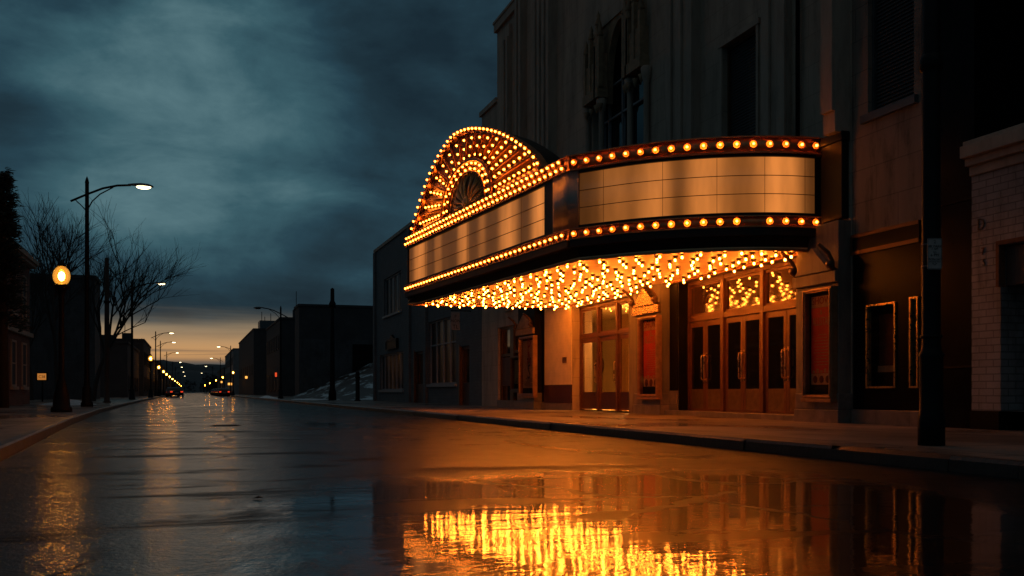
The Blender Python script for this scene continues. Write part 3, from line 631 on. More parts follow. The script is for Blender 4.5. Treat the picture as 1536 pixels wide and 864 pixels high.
# left doors open on to the lit lobby
fr = MB(); bay = (DB[1]-DB[0])/3
for k in range(4):
    q = DB[0]+k*bay; fr.box(AD-0.06,AD+0.1,q-0.07 if k else q,q+0.07 if k < 3 else q,SWZ,3.55)
for k in range(3):
    q0, q1 = DB[0]+k*bay+(0.07 if k else 0), DB[0]+(k+1)*bay-(0.07 if k < 2 else 0)
    fr.box(AD-0.05,AD+0.09,q0,q1,2.50,2.62); fr.box(AD-0.05,AD+0.09,q0,q1,3.45,3.55)
fr.build('door_frame', 'bronze', th, bevel=0.008)
for k in range(3):
    q0, q1 = DB[0]+k*bay+(0.07 if k else 0), DB[0]+(k+1)*bay-(0.07 if k < 2 else 0)
    f = MB(); frame_yz(f, AD, AD+0.06, q0+0.004, q1-0.004, 2.624, 3.446, 0.05); f = f.build('transom_window', 'bronze', th)
    MB().box(AD+0.03,AD+0.04,q0+0.054,q1-0.054,2.674,3.396).build('pane', 'lobby_glass', f)
    door_leaf(q0+0.004, q1-0.004, 0.20, 2.495, AD, 'lobby_glass', -1, 'maroon_tile', th)
# lobby behind them
lb = MB(); x0, x1 = WALL+0.705, WALL+4.2; q0, q1 = DB[0]-0.6, 42.0
lb.add([(x1,q0,0.16),(x1,q1,0.16),(x1,q1,3.7),(x1,q0,3.7)], [(0,1,2,3)]); lb.add([(x0,q0,0.16),(x1,q0,0.16),(x1,q0,3.7),(x0,q0,3.7)], [(0,1,2,3)]); lb.add([(x0,q1,0.16),(x1,q1,0.16),(x1,q1,3.7),(x0,q1,3.7)], [(0,1,2,3)])
lb.add([(x0,q0,3.7),(x1,q0,3.7),(x1,q1,3.7),(x0,q1,3.7)], [(0,1,2,3)]); lb.add([(x0,q0,0.16),(x1,q0,0.16),(x1,q1,0.16),(x0,q1,0.16)], [(0,1,2,3)])
LB = lb.build('lobby', 'lobby_wall', th)
pm = MB(); qm = DB[0]+bay*1.55
pm.lathe([(0.0,0.0),(0.42,0.0),(0.42,0.05),(0.34,0.05),(0.34,0.02),(0.0,0.02)], (x1-0.06,38.3,1.85), 20, ax=(-1,0,0)); pm.build('mirror_frame', 'bronze_dark', LB)
cv = MB(); pts = []
for i in range(41):
    f = i/40; pts.append((13.6+0.06*math.sin(f*38), 29.75+f*0.5))
cv.add([(p[0],p[1],0.2) for p in pts]+[(p[0],p[1],3.3) for p in pts], [(i,i+1,i+42,i+41) for i in range(40)], True); cv.build('curtain', 'curtain', LB)
ch = thing('chandelier', 'small lit lobby chandelier glowing behind the left entrance doors', 'chandelier', (14.0, 30.7, 2.5))
c_ = MB().tube([(0,0,0.1),(0,0,1.15)], 0.012, 6); c_.lathe([(0.0,0.0),(0.07,0.03),(0.03,0.1),(0.02,0.16)], (0,0,0), 10)
for k in range(8):
    t_ = k*math.pi/4; c_.tube([(0,0,0.05),(0.14*math.cos(t_),0.14*math.sin(t_),-0.02),(0.26*math.cos(t_),0.26*math.sin(t_),0.06)], 0.008, 5)
c_.build('branch_frame', 'brass', ch)
c_ = MB()
for k in range(8):
    t_ = k*math.pi/4; c_.lathe([(0.0,0.06),(0.025,0.075),(0.03,0.11),(0.0,0.16)], (0.26*math.cos(t_),0.26*math.sin(t_),0), 7)
c_.build('candle_bulbs', 'small_white', ch)
pl = bpy.data.lights.new('chandelier_light', 'POINT'); pl.energy = 1000; pl.color = (1,0.46,0.12); pl.shadow_soft_size = 0.25; po = bpy.data.objects.new('chandelier_light', pl); C.objects.link(po); po.parent = ch; po.location = (0,0,-0.15)
# piers carrying the poster cases
def pier(s0, s1, a, ztop, name='pier', mat_='pier_stone'):
    p = MB(); p.box(a, WALL+0.03, s0, s1, SWZ-0.05, ztop); P_ = p.build(name, mat_, th, bevel=0.012)
    q = MB(); q.box(a-0.05, WALL+0.03, s0-0.05, s1+0.05, SWZ-0.06, 0.40); q.box(a-0.03, WALL+0.02, s0-0.03, s1+0.03, 0.402, 0.72); q.build('plinth', 'marble_base', P_, bevel=0.01)
    return P_
PA = 11.82
RP = (16.22, 17.58); MP = (23.8, 25.35); LP = (33.9, 35.8)
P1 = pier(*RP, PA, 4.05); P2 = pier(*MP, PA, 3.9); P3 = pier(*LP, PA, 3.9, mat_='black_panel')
for q0, q1 in ((33.57,33.88), (35.82,36.17)): MB().box(WALL-0.02,WALL+0.02,q0,q1,0.4,3.7).build('black_panel', 'black_panel', th)
# capitals: stone blocks with scroll brackets on each side, a gilt mosaic over the middle pier
for P_, (s0, s1), mt_ in ((P1,RP,'pier_stone'), (P2,MP,'mosaic'), (P3,LP,'terracotta')):
    c = MB(); c.box(PA-0.10, PA-0.004, s0-0.03, s1+0.03, 2.86, 3.08)
    c.prism([(s0+0.1,3.085),(s1-0.1,3.085),((s0+s1)/2,3.60)], lambda p, q: (PA-0.14, p, q), lambda p, q: (PA-0.006, p, q))
    c.build('capital', mt_, P_, bevel=0.01)
    for q in (s0+0.06, s1-0.06):
        g = MB().tube([(PA-0.05,q,3.09),(PA-0.12,q,3.14),(PA-0.10,q,3.26),(PA-0.20,q,3.42),(PA-0.42,q,3.58)], [0.05,0.06,0.045,0.045,0.035], 8)
        g.lathe([(0.0,-0.05),(0.075,-0.05),(0.075,0.05),(0.0,0.05)], (PA-0.15,q,3.2), 10, ax=(0,1,0))
        g.build('bracket', 'bronze_dark', P_)
# poster cases (lifted off, they leave the pier behind)
def poster_case(s0, s1, z0, z1, a, label, kind, dark=False):
    t = thing('poster_case', label, 'poster case', (a, (s0+s1)/2, z0), 'poster cases on the theatre front', world=True)
    f = MB(); fw = 0.075
    frame_yz(f, a-0.15, a-0.004, s0, s1, z0, z1, fw); frame_yz(f, a-0.175, a-0.152, s0+0.02, s1-0.02, z0+0.02, z1-0.02, 0.03)
    f.box(a-0.18, a-0.004, s0-0.02, s1+0.02, z0-0.07, z0-0.002)
    f.build('frame', 'bronze_dark' if dark else 'case_bronze', t, bevel=0.006)
    MB().box(a-0.03,a-0.006,s0+fw,s1-fw,z0+fw,z1-fw).build('backboard', 'black_panel', t)
    MB().box(a-0.125,a-0.120,s0+fw,s1-fw,z0+fw,z1-fw).build('pane', 'case_glass', t)
    mr = 0.055; p0, p1 = s0+fw+mr, s1-fw-mr; b0, b1 = z0+fw+0.20, z1-fw-0.07; H = b1-b0; wd = p1-p0; cs = (p0+p1)/2
    fn = lambda u, v, w_: Vector((a-0.040-w_, cs-u, v))
    if kind == 'red':
        P_ = MB().box(a-0.036,a-0.031,p0,p1,b0+H*0.13,b1-H*0.13).build('poster', 'poster_red', t)
        q = MB(); q.box(a-0.036,a-0.031,p0,p1,b1-H*0.128,b1); q.box(a-0.036,a-0.031,p0,p1,b0,b0+H*0.128); q.build('paper_band', 'poster_tan', P_)
        lettering('SHOW', wd*0.30, lambda u, v, w_: fn(u, b1-H*0.09+v, w_), 'ink_red', 'lettering', P_)
        lettering('- & -', wd*0.2, lambda u, v, w_: fn(u, b1-H*0.21+v, w_), 'ink_tan', 'lettering', P_)
        lettering('ALLISTAR', wd*0.20, lambda u, v, w_: fn(u, b1-H*0.33+v*1.7, w_), 'ink_tan', 'lettering', P_)
        q = MB(); rnd = random.Random(int(s0*10))
        for k in range(11):
            hw = wd*rnd.uniform(0.22,0.40); z = b1-H*0.44-k*H*0.034
            x = -hw
            while x < hw:
                l2 = rnd.uniform(0.02,0.06)
                if x+l2 < hw: q.box(a-0.0395,a-0.0372,cs+x,cs+x+l2,z,z+H*0.009)
                x += l2+0.012
        for k in range(5): q.box(a-0.0395,a-0.0372,p0+wd*(0.08+k*0.18),p0+wd*(0.2+k*0.18),b0+H*0.135,b0+H*(0.16+0.02*(k % 2)))
        q.build('small_print', 'ink_tan', P_)
        q = MB()
        for k in range(3):
            q.lathe([(0.0,0.0),(wd*0.11,0.0),(wd*0.09,0.004),(0.0,0.004)], (a-0.0370,p0+wd*(0.2+0.3*k),b0+H*0.06), 12, ax=(-1,0,0))
        q.build('portrait', 'poster_dark', P_)
    else:
        P_ = MB().box(a-0.036,a-0.031,p0,p1,b0,b1).build('poster', 'poster_tan' if kind == 'tan' else 'poster_green', t)
        for k, c_ in enumerate('PLAYS' if kind == 'tan' else ''):
            lettering(c_, wd*0.55, lambda u, v, w_, k=k: fn(u, b1-H*(0.28+0.13*k)+v, w_), 'ink_red' if k < 3 else 'ink_dark', 'lettering', P_)
        q = MB(); rnd = random.Random(5)
        for k in range(9):
            z = b0+H*(0.04+0.022*k); q.box(a-0.0395,a-0.0372,cs-wd*rnd.uniform(0.1,0.4),cs+wd*rnd.uniform(0.1,0.4),z,z+H*0.009)
        if kind != 'tan': q.box(a-0.0395,a-0.0372,cs-wd*0.30,cs-wd*0.1,b0+H*0.5,b0+H*0.62); q.box(a-0.0395,a-0.0372,cs-wd*0.3,cs-wd*0.24,b0+H*0.62,b0+H*0.75)
        q.build('small_print', 'ink_dark', P_)
    return t
def pxrange(x0, x1, a): return WS(x1, a), WS(x0, a)
s0, s1 = pxrange(1203, 1246, PA-0.16); poster_case(s0, s1, 0.62, 2.78, PA, 'large bronze poster case with red bill on the pier right of the entrance doors', 'red')
s0, s1 = pxrange(956, 985, PA-0.16); poster_case(s0, s1, 0.62, 2.78, PA, 'bronze poster case with red bill on the pier between the two door sets', 'red')
s0, s1 = pxrange(778, 800, PA-0.16); poster_case(s0, s1, 0.62, 2.78, PA, 'narrow bronze poster case with tan bill left of the plaster wall', 'tan')
# the dark entry left of it: glazed bays with a small bill
e_ = MB(); es, ee = EN
frame_yz(e_, WALL+0.1, WALL+0.2, es, ee, SWZ, 3.4, 0.10)
mid = es+(ee-es)*0.48; e_.box(WALL+0.08,WALL+0.2,mid-0.22,mid+0.22,SWZ+0.1,3.3); e_.box(WALL+0.11,WALL+0.19,es+0.1,mid-0.22,2.3,2.4); e_.box(WALL+0.11,WALL+0.19,mid+0.22,ee-0.1,2.2,2.3)
ES = e_.build('entry_screen', 'bronze_dark', th)
MB().box(WALL+0.21,WALL+0.23,es,ee,SWZ,3.4).build('pane', 'dark_glass', ES)
MB().box(WALL+0.13,WALL+0.17,mid+0.30,ee-0.16,1.0,2.15).build('timber_panel', 'brown_panel', ES)
s0, s1 = es+0.16, mid-0.26
poster_case(s0, s1, 0.8, 2.15, WALL+0.10, 'small framed greenish bill in the dark entry beside the narrow poster case', 'green', True)
# a small dark plaque on the plaster wall
q0, z0 = wallpt(847, 540, WALL-0.03)
pq = MB().box(WALL-0.055,WALL-0.031,q0-0.18,q0+0.18,z0-0.10,z0+0.10)
pq = tag(pq.build('wall_plaque', 'bronze_dark', bevel=0.008), 'small dark plaque screwed to the plaster wall beside the lit doors', 'plaque')
q = MB()
for k in (-1,1):
    for j in (-1,1): q.lathe([(0.012,0),(0.012,0.006),(0,0.008)], (WALL-0.055,q0+k*0.15,z0+j*0.075), 8, ax=(-1,0,0))
q.build('bolt', 'brass', pq)

# ------------------------------------------------------------------ MARQUEE
mq = thing('marquee', 'glowing theatre marquee with blank letter boards, fan crest and rows of amber bulbs', 'marquee', (WALL, 26, 3.6), world=True)
NC = Vector((7.72, 19.87)); FC = Vector((6.75, 32.1)); FD = (FC-NC); FL = FD.length; FD /= FL; FN = Vector((-FD.y, FD.x))
if FN.x > 0: FN = -FN
def smooth_path(pts, n):
    """Catmull-Rom through 2-D points"""
    out = []; P = [Vector(p) for p in pts]; P = [P[0]*2-P[1]]+P+[P[-1]*2-P[-2]]
    for i in range(1, len(P)-2):
        for k in range(n):
            t = k/n; a, b, c, d = P[i-1:i+3]
            out.append(0.5*((2*b)+(c-a)*t+(2*a-5*b+4*c-d)*t*t+(3*b-a-3*c+d)*t**3))
    out.append(P[-2]); return out
near = smooth_path([(7.76,19.86),(8.65,18.62),(9.5,17.85),(10.4,17.32),(11.2,17.06),(12.06,16.98)], 8)
front = [NC+FD*(FL*i/24) for i in range(25)]
def path_normals(path, away):
    ns = []
    for i in range(len(path)):
        d = (path[min(i+1,len(path)-1)]-path[max(i-1,0)]).normalized(); n = Vector((-d.y, d.x))
        if (path[i]-away).dot(n) < 0: n = -n
        ns.append(n)
    return ns
MID = Vector((11.5, 25))
nearN = path_normals(near, MID); frontN = [FN]*len(front)
def ribbon(mb, path, nrm, o0, o1, z0, z1, smooth=False):
    n = len(path); vs = []
    for p, q in zip(path, nrm):
        a = p+q*o0; b = p+q*o1; vs += [(a.x,a.y,z0),(b.x,b.y,z0),(b.x,b.y,z1),(a.x,a.y,z1)]
    fs = [(4*i+k, 4*i+(k+1) % 4, 4*i+4+(k+1) % 4, 4*i+4+k) for i in range(n-1) for k in range(4)]
    mb.add(vs, fs+[(0,1,2,3),(4*n-4,4*n-3,4*n-2,4*n-1)], smooth)
def along(path, nrm, d0, step, end):
    """points at equal steps along a path"""
    out = []; acc = 0; nxt = d0; tot = sum((b-a).length for a, b in zip(path, path[1:]))
    for i in range(len(path)-1):
        seg = (path[i+1]-path[i]).length
        while nxt <= acc+seg+1e-9 and nxt <= tot-end+1e-6:
            f = (nxt-acc)/seg; out.append((path[i].lerp(path[i+1], f), nrm[i].lerp(nrm[i+1], f).normalized())); nxt += step
        acc += seg
    return out
plan = [p.copy() for p in reversed(near)] + front[1:] + [Vector((12.06, 31.7))]
def inset(poly, d):
    c = sum(poly, Vector((0,0)))/len(poly); out = []
    for i, p in enumerate(poly):
        a, b2 = poly[i-1], poly[(i+1) % len(poly)]; t = (b2-a).normalized(); n = Vector((-t.y,t.x))
        if (c-p).dot(n) < 0: n = -n
        q = p+n*d; q.x = min(q.x, 12.06); out.append(q)
    return out
core = inset(plan, 0.14); core[0] = Vector((12.06, plan[0].y+0.14)); core[-1] = Vector((12.06, 31.56))
b = MB(); b.prism([tuple(p) for p in core], lambda x, y: (x,y,3.86), lambda x, y: (x,y,5.74)); b.build('body', 'marquee_black', mq)
# lip below the boards and the deep dark cove that steps back to the ceiling
b = MB(); ribbon(b, near, nearN, -0.16, 0.06, 3.84, 3.99); ribbon(b, front, frontN, -0.16, 0.06, 3.84, 3.99)
far_side = [front[-1], Vector((12.06,31.7))]; farN = [Vector((0,1))]*2
ribbon(b, far_side, farN, -0.16, 0.02, 3.84, 5.8); b.build('lip', 'marquee_black', mq)
soff = inset(plan, 0.22); soff[0] = Vector((12.0, plan[0].y+0.12)); soff[-1] = Vector((12.0, 31.3))
SZ = 3.62
b = MB(); cv_ = inset(plan, 0.15); cv_[0] = Vector((12.05, plan[0].y+0.15)); cv_[-1] = Vector((12.05, 31.55)); n = len(plan)
b.add([(p.x,p.y,3.85) for p in cv_]+[(p.x,p.y,SZ+0.03) for p in soff], [(i,(i+1) % n,(i+1) % n+n,i+n) for i in range(n)]); b.build('cove', 'marquee_black', mq)
b = MB(); b.prism([tuple(p) for p in soff], lambda x, y: (x,y,SZ), lambda x, y: (x,y,SZ+0.12)); SOF = b.build('soffit', 'soffit_enamel', mq)
b = MB(); rim_in = inset(soff, 0.07)
b.add([(p.x,p.y,SZ-0.05) for p in soff]+[(p.x,p.y,SZ-0.05) for p in rim_in]+[(p.x,p.y,SZ) for p in soff]+[(p.x,p.y,SZ) for p in rim_in],
      [(i,(i+1) % n,(i+1) % n+n,i+n) for i in range(n)]+[(i,(i+1) % n,(i+1) % n+2*n,i+2*n) for i in range(n)]+[(i+n,(i+1) % n+n,(i+1) % n+3*n,i+3*n) for i in range(n)]); b.build('ceiling_rim', 'copper', SOF)
# letter boards
arc = sum((y-x).length for x, y in zip(near, near[1:]))
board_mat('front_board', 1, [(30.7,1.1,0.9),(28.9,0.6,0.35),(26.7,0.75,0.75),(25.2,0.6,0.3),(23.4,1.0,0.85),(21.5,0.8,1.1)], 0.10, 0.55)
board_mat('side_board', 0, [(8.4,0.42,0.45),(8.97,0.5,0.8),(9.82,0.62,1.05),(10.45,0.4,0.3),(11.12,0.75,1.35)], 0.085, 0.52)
front_b = [NC+FD*(0.80+(FL-0.88)*i/24) for i in range(25)]
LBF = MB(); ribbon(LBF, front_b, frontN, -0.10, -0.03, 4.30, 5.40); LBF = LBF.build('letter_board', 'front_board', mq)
near_b = [p for p in near if p.x <= 11.95]; near_bN = nearN[:len(near_b)]
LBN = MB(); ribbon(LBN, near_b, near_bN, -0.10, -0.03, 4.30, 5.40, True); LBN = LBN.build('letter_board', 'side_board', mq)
for P_, pth, nn in ((LBF, front_b, frontN), (LBN, near_b, near_bN)):
    t = MB()
    for z in (4.67, 5.035): ribbon(t, pth, nn, -0.028, -0.012, z-0.006, z+0.006)
    for i in range(4, len(pth)-2, 8):
        p = pth[i]+nn[i]*-0.022; t.box(p.x-0.003,p.x+0.003,p.y-0.003,p.y+0.003,4.3,5.4)
    t.build('letter_track', 'bronze_dark', P_)
    t = MB(); ribbon(t, pth, nn, -0.09, 0.02, 5.403, 5.46); ribbon(t, pth, nn, -0.09, 0.02, 4.24, 4.297); ribbon(t, pth[:2], nn[:2], -0.09, 0.015, 4.30, 5.40) if P_ is LBF else None
    t.build('board_frame', 'marquee_black', P_)
# bulb channels above and below the boards
CH = []
for z0, z1, deep in ((4.0, 4.235, 0.0), (5.465, 5.80, 0.0)):
    t = MB(); ribbon(t, near, nearN, -0.14, 0.03, z0, z1, True); ribbon(t, front, frontN, -0.14, 0.03, z0, z1)
    ribbon(t, near, nearN, 0.03, 0.075, z0, z0+0.025); ribbon(t, near, nearN, 0.03, 0.075, z1-0.025, z1)
    ribbon(t, front, frontN, 0.03, 0.075, z0, z0+0.025); ribbon(t, front, frontN, 0.03, 0.075, z1-0.025, z1)
    CH.append(t.build('bulb_channel', 'copper', mq))
# corner casing of brushed steel and the dark end block at the wall
t = MB(); cp = [NC+FD*0.76, NC+FD*0.42, NC+FD*0.12, near[0]+(near[1]-near[0])*0.15, near[1]]; cpN = path_normals(cp, MID)
cps = smooth_path([tuple(p) for p in cp], 5); cpsN = path_normals(cps, MID)
ribbon(t, cps, cpsN, -0.06, 0.045, 4.24, 5.46, True)
t.build('corner_casing', 'steel_trim', mq)
t = MB(); t.box(11.93,12.09,16.27,16.95,4.1,5.60); t.box(11.90,12.09,16.24,16.96,5.602,5.78); t.build('end_block', 'marquee_black', mq, bevel=0.015)

def bulb_mesh(core, shell, glow='bulb_glow'):
    a = MB().lathe(core, n=8); nc = len(a.f); a.lathe(shell, n=10)
    me = a.mesh('bulb', glow); me.materials.append(MATS['bulb_shell'])
    for i, f in enumerate(me.polygons): f.material_index = 0 if i < nc else 1
    return me
BULB_MESH = bulb_mesh([(0.0,0.022),(0.018,0.030),(0.0235,0.048),(0.020,0.066),(0.0,0.076)], [(0.022,0.0),(0.034,0.020),(0.043,0.050),(0.038,0.078),(0.022,0.095),(0.0,0.102)], 'border_glow')
DROP_MESH = bulb_mesh([(0.0,0.020),(0.018,0.028),(0.0235,0.047),(0.020,0.066),(0.0,0.076)], [(0.022,0.0),(0.032,0.018),(0.042,0.048),(0.038,0.074),(0.022,0.092),(0.0,0.099)])
def rotz_to(d):
    return Vector((0,0,1)).rotation_difference(Vector(d).normalized())
def place_bulbs(name, mesh, spots, parent, limit=100):
    """the spots that lie nearest the camera become parts, the rest one mesh"""
    spots = sorted(spots, key=lambda q: (Vector(q[0])-cam.location).length)
    for p, d in spots[:limit]:
        o = bpy.data.objects.new(name, mesh); C.objects.link(o); o.location = p; o.rotation_mode = 'QUATERNION'; o.rotation_quaternion = rotz_to(d)
        o.parent = parent
    if len(spots) > limit:
        t = MB(); vs0 = [v.co.copy() for v in mesh.vertices]; fs0 = [tuple(f.vertices) for f in mesh.polygons]
        for p, d in spots[limit:]:
            q = rotz_to(d); t.add([q @ v + Vector(p) for v in vs0], fs0, True)
        o = t.build(name+'s', mesh.materials[0], parent); o['kind'] = 'stuff'; o.data.materials.append(MATS['bulb_shell'])
        mi = [f.material_index for f in mesh.polygons]
        for i, f in enumerate(o.data.polygons): f.material_index = mi[i % len(mi)]
def cups(spots, r, parent, mat='copper', name='sockets', depth=0.03):
    t = MB()
    for p, d in spots:
        t.lathe([(r*0.55,-0.004),(r*0.62,0.0),(r,depth),(r*1.1,depth),(r*0.9,-0.004)], p, 8, ax=d)
    o = t.build(name, mat, parent); o['kind'] = 'stuff'; return o
rnd = random.Random(11)
def v3(p, n, off, z): q = p+n*off; return (q.x, q.y, z)
sp_lo = []; sp_hi = []
for p, n_ in along(near, nearN, 0.10, 0.318, 0.1):
    sp_lo.append((v3(p, n_, 0.04, 4.118), (n_.x, n_.y, 0))); sp_hi.append((v3(p, n_, 0.04, 5.635), (n_.x, n_.y, 0)))
sp_lo = [s for i, s in enumerate(sp_lo) if i != 12]          # one lamp of the lower row is dead
for p, n_ in along(front, frontN, 0.22, 0.29, 0.05):
    sp_lo.append((v3(p, n_, 0.04, 4.118), (n_.x, n_.y, 0)))
    sp_hi.append((v3(p, n_, 0.04, 5.56), (n_.x, n_.y, 0)))
for p, n_ in along(front, frontN, 0.36, 0.29, 0.05):
    sp_hi.append((v3(p, n_, 0.05, 5.72), (n_.x, n_.y, 0)))
for ch_, spx in ((CH[0], sp_lo), (CH[1], sp_hi)):
    cups(spx, 0.075, ch_); place_bulbs('border_bulb', BULB_MESH, spx, ch_)
# ceiling bulbs in staggered rows
spots = []
poly = [tuple(p) for p in inset(soff, 0.06)]
def inside(x, y):
    c = False
    for i in range(len(poly)):
        (x0,y0),(x1,y1) = poly[i-1], poly[i]
        if (y0 > y) != (y1 > y) and x < (x1-x0)*(y-y0)/(y1-y0)+x0: c = not c
    return c
cell = {}
for _ in range(30000):                       # evenly scattered, never closer than a hand's width or two
    x, y = rnd.uniform(6.7,12.0), rnd.uniform(17.0,31.5)
    if not inside(x, y): continue
    k = (int(x/0.4), int(y/0.4))
    if any((x-q[0])**2+(y-q[1])**2 < 0.385**2 for i in (-1,0,1) for j in (-1,0,1) for q in cell.get((k[0]+i,k[1]+j), ())): continue
    cell.setdefault(k, []).append((x, y))
    spots.append(((x, y, SZ-0.045), (rnd.uniform(-0.08,0.08), rnd.uniform(-0.08,0.08), -1)))
t = MB()
for p, d in spots: t.lathe([(0.0,-0.05),(0.06,-0.05),(0.055,-0.02),(0.036,-0.012),(0.034,0.02),(0.0,0.02)], p, 8, ax=d)
t.build('sockets', 'socket', SOF)['kind'] = 'stuff'
place_bulbs('ceiling_bulb', DROP_MESH, spots, SOF)
# fan crest on top of the front board
def FP(t, h, off=0.0):
    p = NC+FD*(FL*t)+FN*off; return (p.x, p.y, h)
outline = smooth_path([(0.100,5.82),(0.150,6.30),(0.25,6.92),(0.351,7.40),(0.46,7.77),(0.54,7.93),(0.605,7.95),(0.687,7.72),(0.76,7.36),(0.834,6.80),(0.905,6.12),(0.93,5.82)], 6)
b = MB(); b.prism([tuple(p) for p in outline], lambda t, h: FP(t, h, -0.09), lambda t, h: FP(t, h-0.10, -0.65)); FAN = b.build('fan_crest', 'marquee_black', mq)
def opos(f):
    """point a fraction f of the way along the outline"""
    d = [0]
    for p, q in zip(outline, outline[1:]): d.append(d[-1]+math.hypot((q.x-p.x)*FL, q.y-p.y))
    x = f*d[-1]
    for i in range(len(outline)-1):
        if d[i+1] >= x-1e-9: return outline[i].lerp(outline[i+1], (x-d[i])/max(1e-9, d[i+1]-d[i]))
    return outline[-1].copy()
IC, IW, IH, IB = 0.53, 1.85/FL, 1.16, 5.82
def ipos(f, k=1.0):
    th_ = f*math.pi; return Vector((IC-IW*k*math.cos(th_), IB+IH*k*math.sin(th_)**0.9))
# rim moulding
t = MB(); NO = 90; vs = []
for i in range(NO+1):
    p = opos(i/NO); c_ = Vector((IC, 5.6)); q = p+(c_-p)*0.045
    vs += [FP(p.x,p.y,-0.10),FP(p.x,p.y,0.10),FP(q.x,q.y,0.10),FP(q.x,q.y,-0.05)]
t.add(vs, [(4*i+k,4*i+(k+1) % 4,4*i+4+(k+1) % 4,4*i+4+k) for i in range(NO) for k in range(4)]); t.build('rim', 'copper', FAN)
# fluted sectors between radial ribs
SECT = 16; t = MB(); rb = MB(); fan_spots = []; rnd = random.Random(5)
for k in range(SECT):
    f0, f1 = k/SECT, (k+1)/SECT; fm = (f0+f1)/2
    a0, am, a1 = ipos(f0,1.08), ipos(fm,1.08), ipos(f1,1.08); c_ = Vector((IC,5.6))
    b0, bm_, b1 = [opos(f)+(c_-opos(f))*0.05 for f in (f0,fm,f1)]
    m_ = 6
    for j in range(m_):
        g0, g1 = j/m_, (j+1)/m_
        P_ = lambda A, B, g, o: FP(*(A.lerp(B, g)), o)
        t.add([P_(a0,b0,g0,0.0),P_(am,bm_,g0,-0.08),P_(am,bm_,g1,-0.08),P_(a0,b0,g1,0.0)], [(0,1,2,3)], True)
        t.add([P_(am,bm_,g0,-0.08),P_(a1,b1,g0,0.0),P_(a1,b1,g1,0.0),P_(am,bm_,g1,-0.08)], [(0,1,2,3)], True)
    rb.tube([FP(a1.x,a1.y,0.02),FP(*(a1.lerp(b1,0.5)),0.035),FP(b1.x,b1.y,0.02)], [0.030,0.035,0.042], 6)
    ln = math.hypot((bm_.x-am.x)*FL, bm_.y-am.y); nb_ = max(3, int(ln/0.29))
    for j in range(nb_):
        g = (j+0.5)/nb_; q = am.lerp(bm_, g); fan_spots.append((FP(q.x,q.y,-0.06), (FN.x,FN.y,0)))
t.build('fluted_panel', 'copper', FAN); rb.build('ribs', 'copper', FAN)
# inner arch: two rings of bulbs on a bead, round a leaf ornament
t = MB(); t.tube([FP(*ipos(i/30,1.06),0.03) for i in range(31)], 0.055, 8); t.tube([FP(*ipos(i/30,0.80),0.02) for i in range(31)], 0.035, 8); 
vs = []
for i in range(31):
    p, q = ipos(i/30,1.06), ipos(i/30,0.80); vs += [FP(p.x,p.y,-0.02), FP(q.x,q.y,-0.05)]
t.add(vs, [(2*i,2*i+1,2*i+3,2*i+2) for i in range(30)]); t.build('inner_arch', 'copper', FAN)
t = MB(); t.add([FP(*ipos(i/30,0.82),-0.08) for i in range(31)], [tuple(range(31))]); t.build('niche', 'bronze_dark', FAN)
t = MB()
for k in range(9):
    th_ = math.pi*(k+0.5)/9; ln = 0.72+0.1*math.sin(th_)*(1 if k % 2 else 0.6)
    for sgn in (-1, 0, 1):
        pts = []
        for j in range(6):
            g = j/5; tt = th_+sgn*0.16*g*g+0.1*math.sin(g*3)*(1 if th_ > 1.57 else -1)
            pts.append(FP(IC-IW*ln*g*math.cos(tt), IB+0.05+IH*ln*g*math.sin(tt), -0.05+0.08*math.sin(g*math.pi)))
        t.tube(pts, [0.035,0.04,0.036,0.03,0.022,0.008], 5)
t.lathe([(0.0,0.0),(0.22,0.0),(0.2,0.08),(0.1,0.14),(0.0,0.15)], FP(IC,IB+0.1,-0.05), 14, ax=(FN.x,FN.y,0)); t.build('leaf_ornament', 'gold_leaf', FAN)
for i in range(16): p = ipos((i+0.5)/16,0.98); fan_spots.append((FP(p.x,p.y,0.0), (FN.x,FN.y,0)))
for i in range(13): p = ipos((i+0.5)/13,0.86); fan_spots.append((FP(p.x,p.y,-0.02), (FN.x,FN.y,0)))
for i in range(38):
    p = opos((i+0.5)/38); q = p+(Vector((IC,5.6))-p)*0.012; fan_spots.append((FP(q.x,q.y,0.09), (FN.x,FN.y,0.25)))
cups(fan_spots, 0.062, FAN, 'copper'); place_bulbs('fan_bulb', BULB_MESH, fan_spots, FAN)

# ------------------------------------------------------------------ ANNEX, right of the theatre
A0, A1 = 14.28, T0-0.004
an = thing('annex_building', 'narrow stained stone annex with black shopfront between theatre and black tower', 'building', (WALL+4, 15.2, SWZ), world=True)
ws0, ws1 = WS(1370,WALL), WS(1301,WALL)
w = MB(); wall_open(w, WALL+0.01, A0, A1, 3.75, 14.5, [(ws0,ws1,5.95,14.0)], 0.35); w.add([(WALL+0.01,A0,14.5),(WALL+9,A0,14.5),(WALL+9,A1,14.5),(WALL+0.01,A1,14.5)], [(0,1,2,3)]); w.build('wall', 'annex_stone', an)
f = MB(); frame_yz(f, WALL+0.1, WALL+0.2, ws0+0.002, ws1-0.002, 5.952, 13.9, 0.06); f.box(WALL-0.08,WALL+0.3,ws0-0.12,ws1+0.12,5.80,5.948); f = f.build('window', 'galvanised', an)
s = MB()
for k in range(110): s.add([(WALL+0.15,ws0+0.06,6.02+k*0.0703),(WALL+0.15,ws1-0.06,6.02+k*0.0703),(WALL+0.18,ws1-0.06,6.085+k*0.0703),(WALL+0.18,ws0+0.06,6.085+k*0.0703)], [(0,1,2,3)])
s.build('blind', 'blind', f)
w = MB(); w.box(WALL-0.05,WALL+0.3,A0,A1-0.05,3.40,3.74); w.build('fascia', 'black_panel', an)
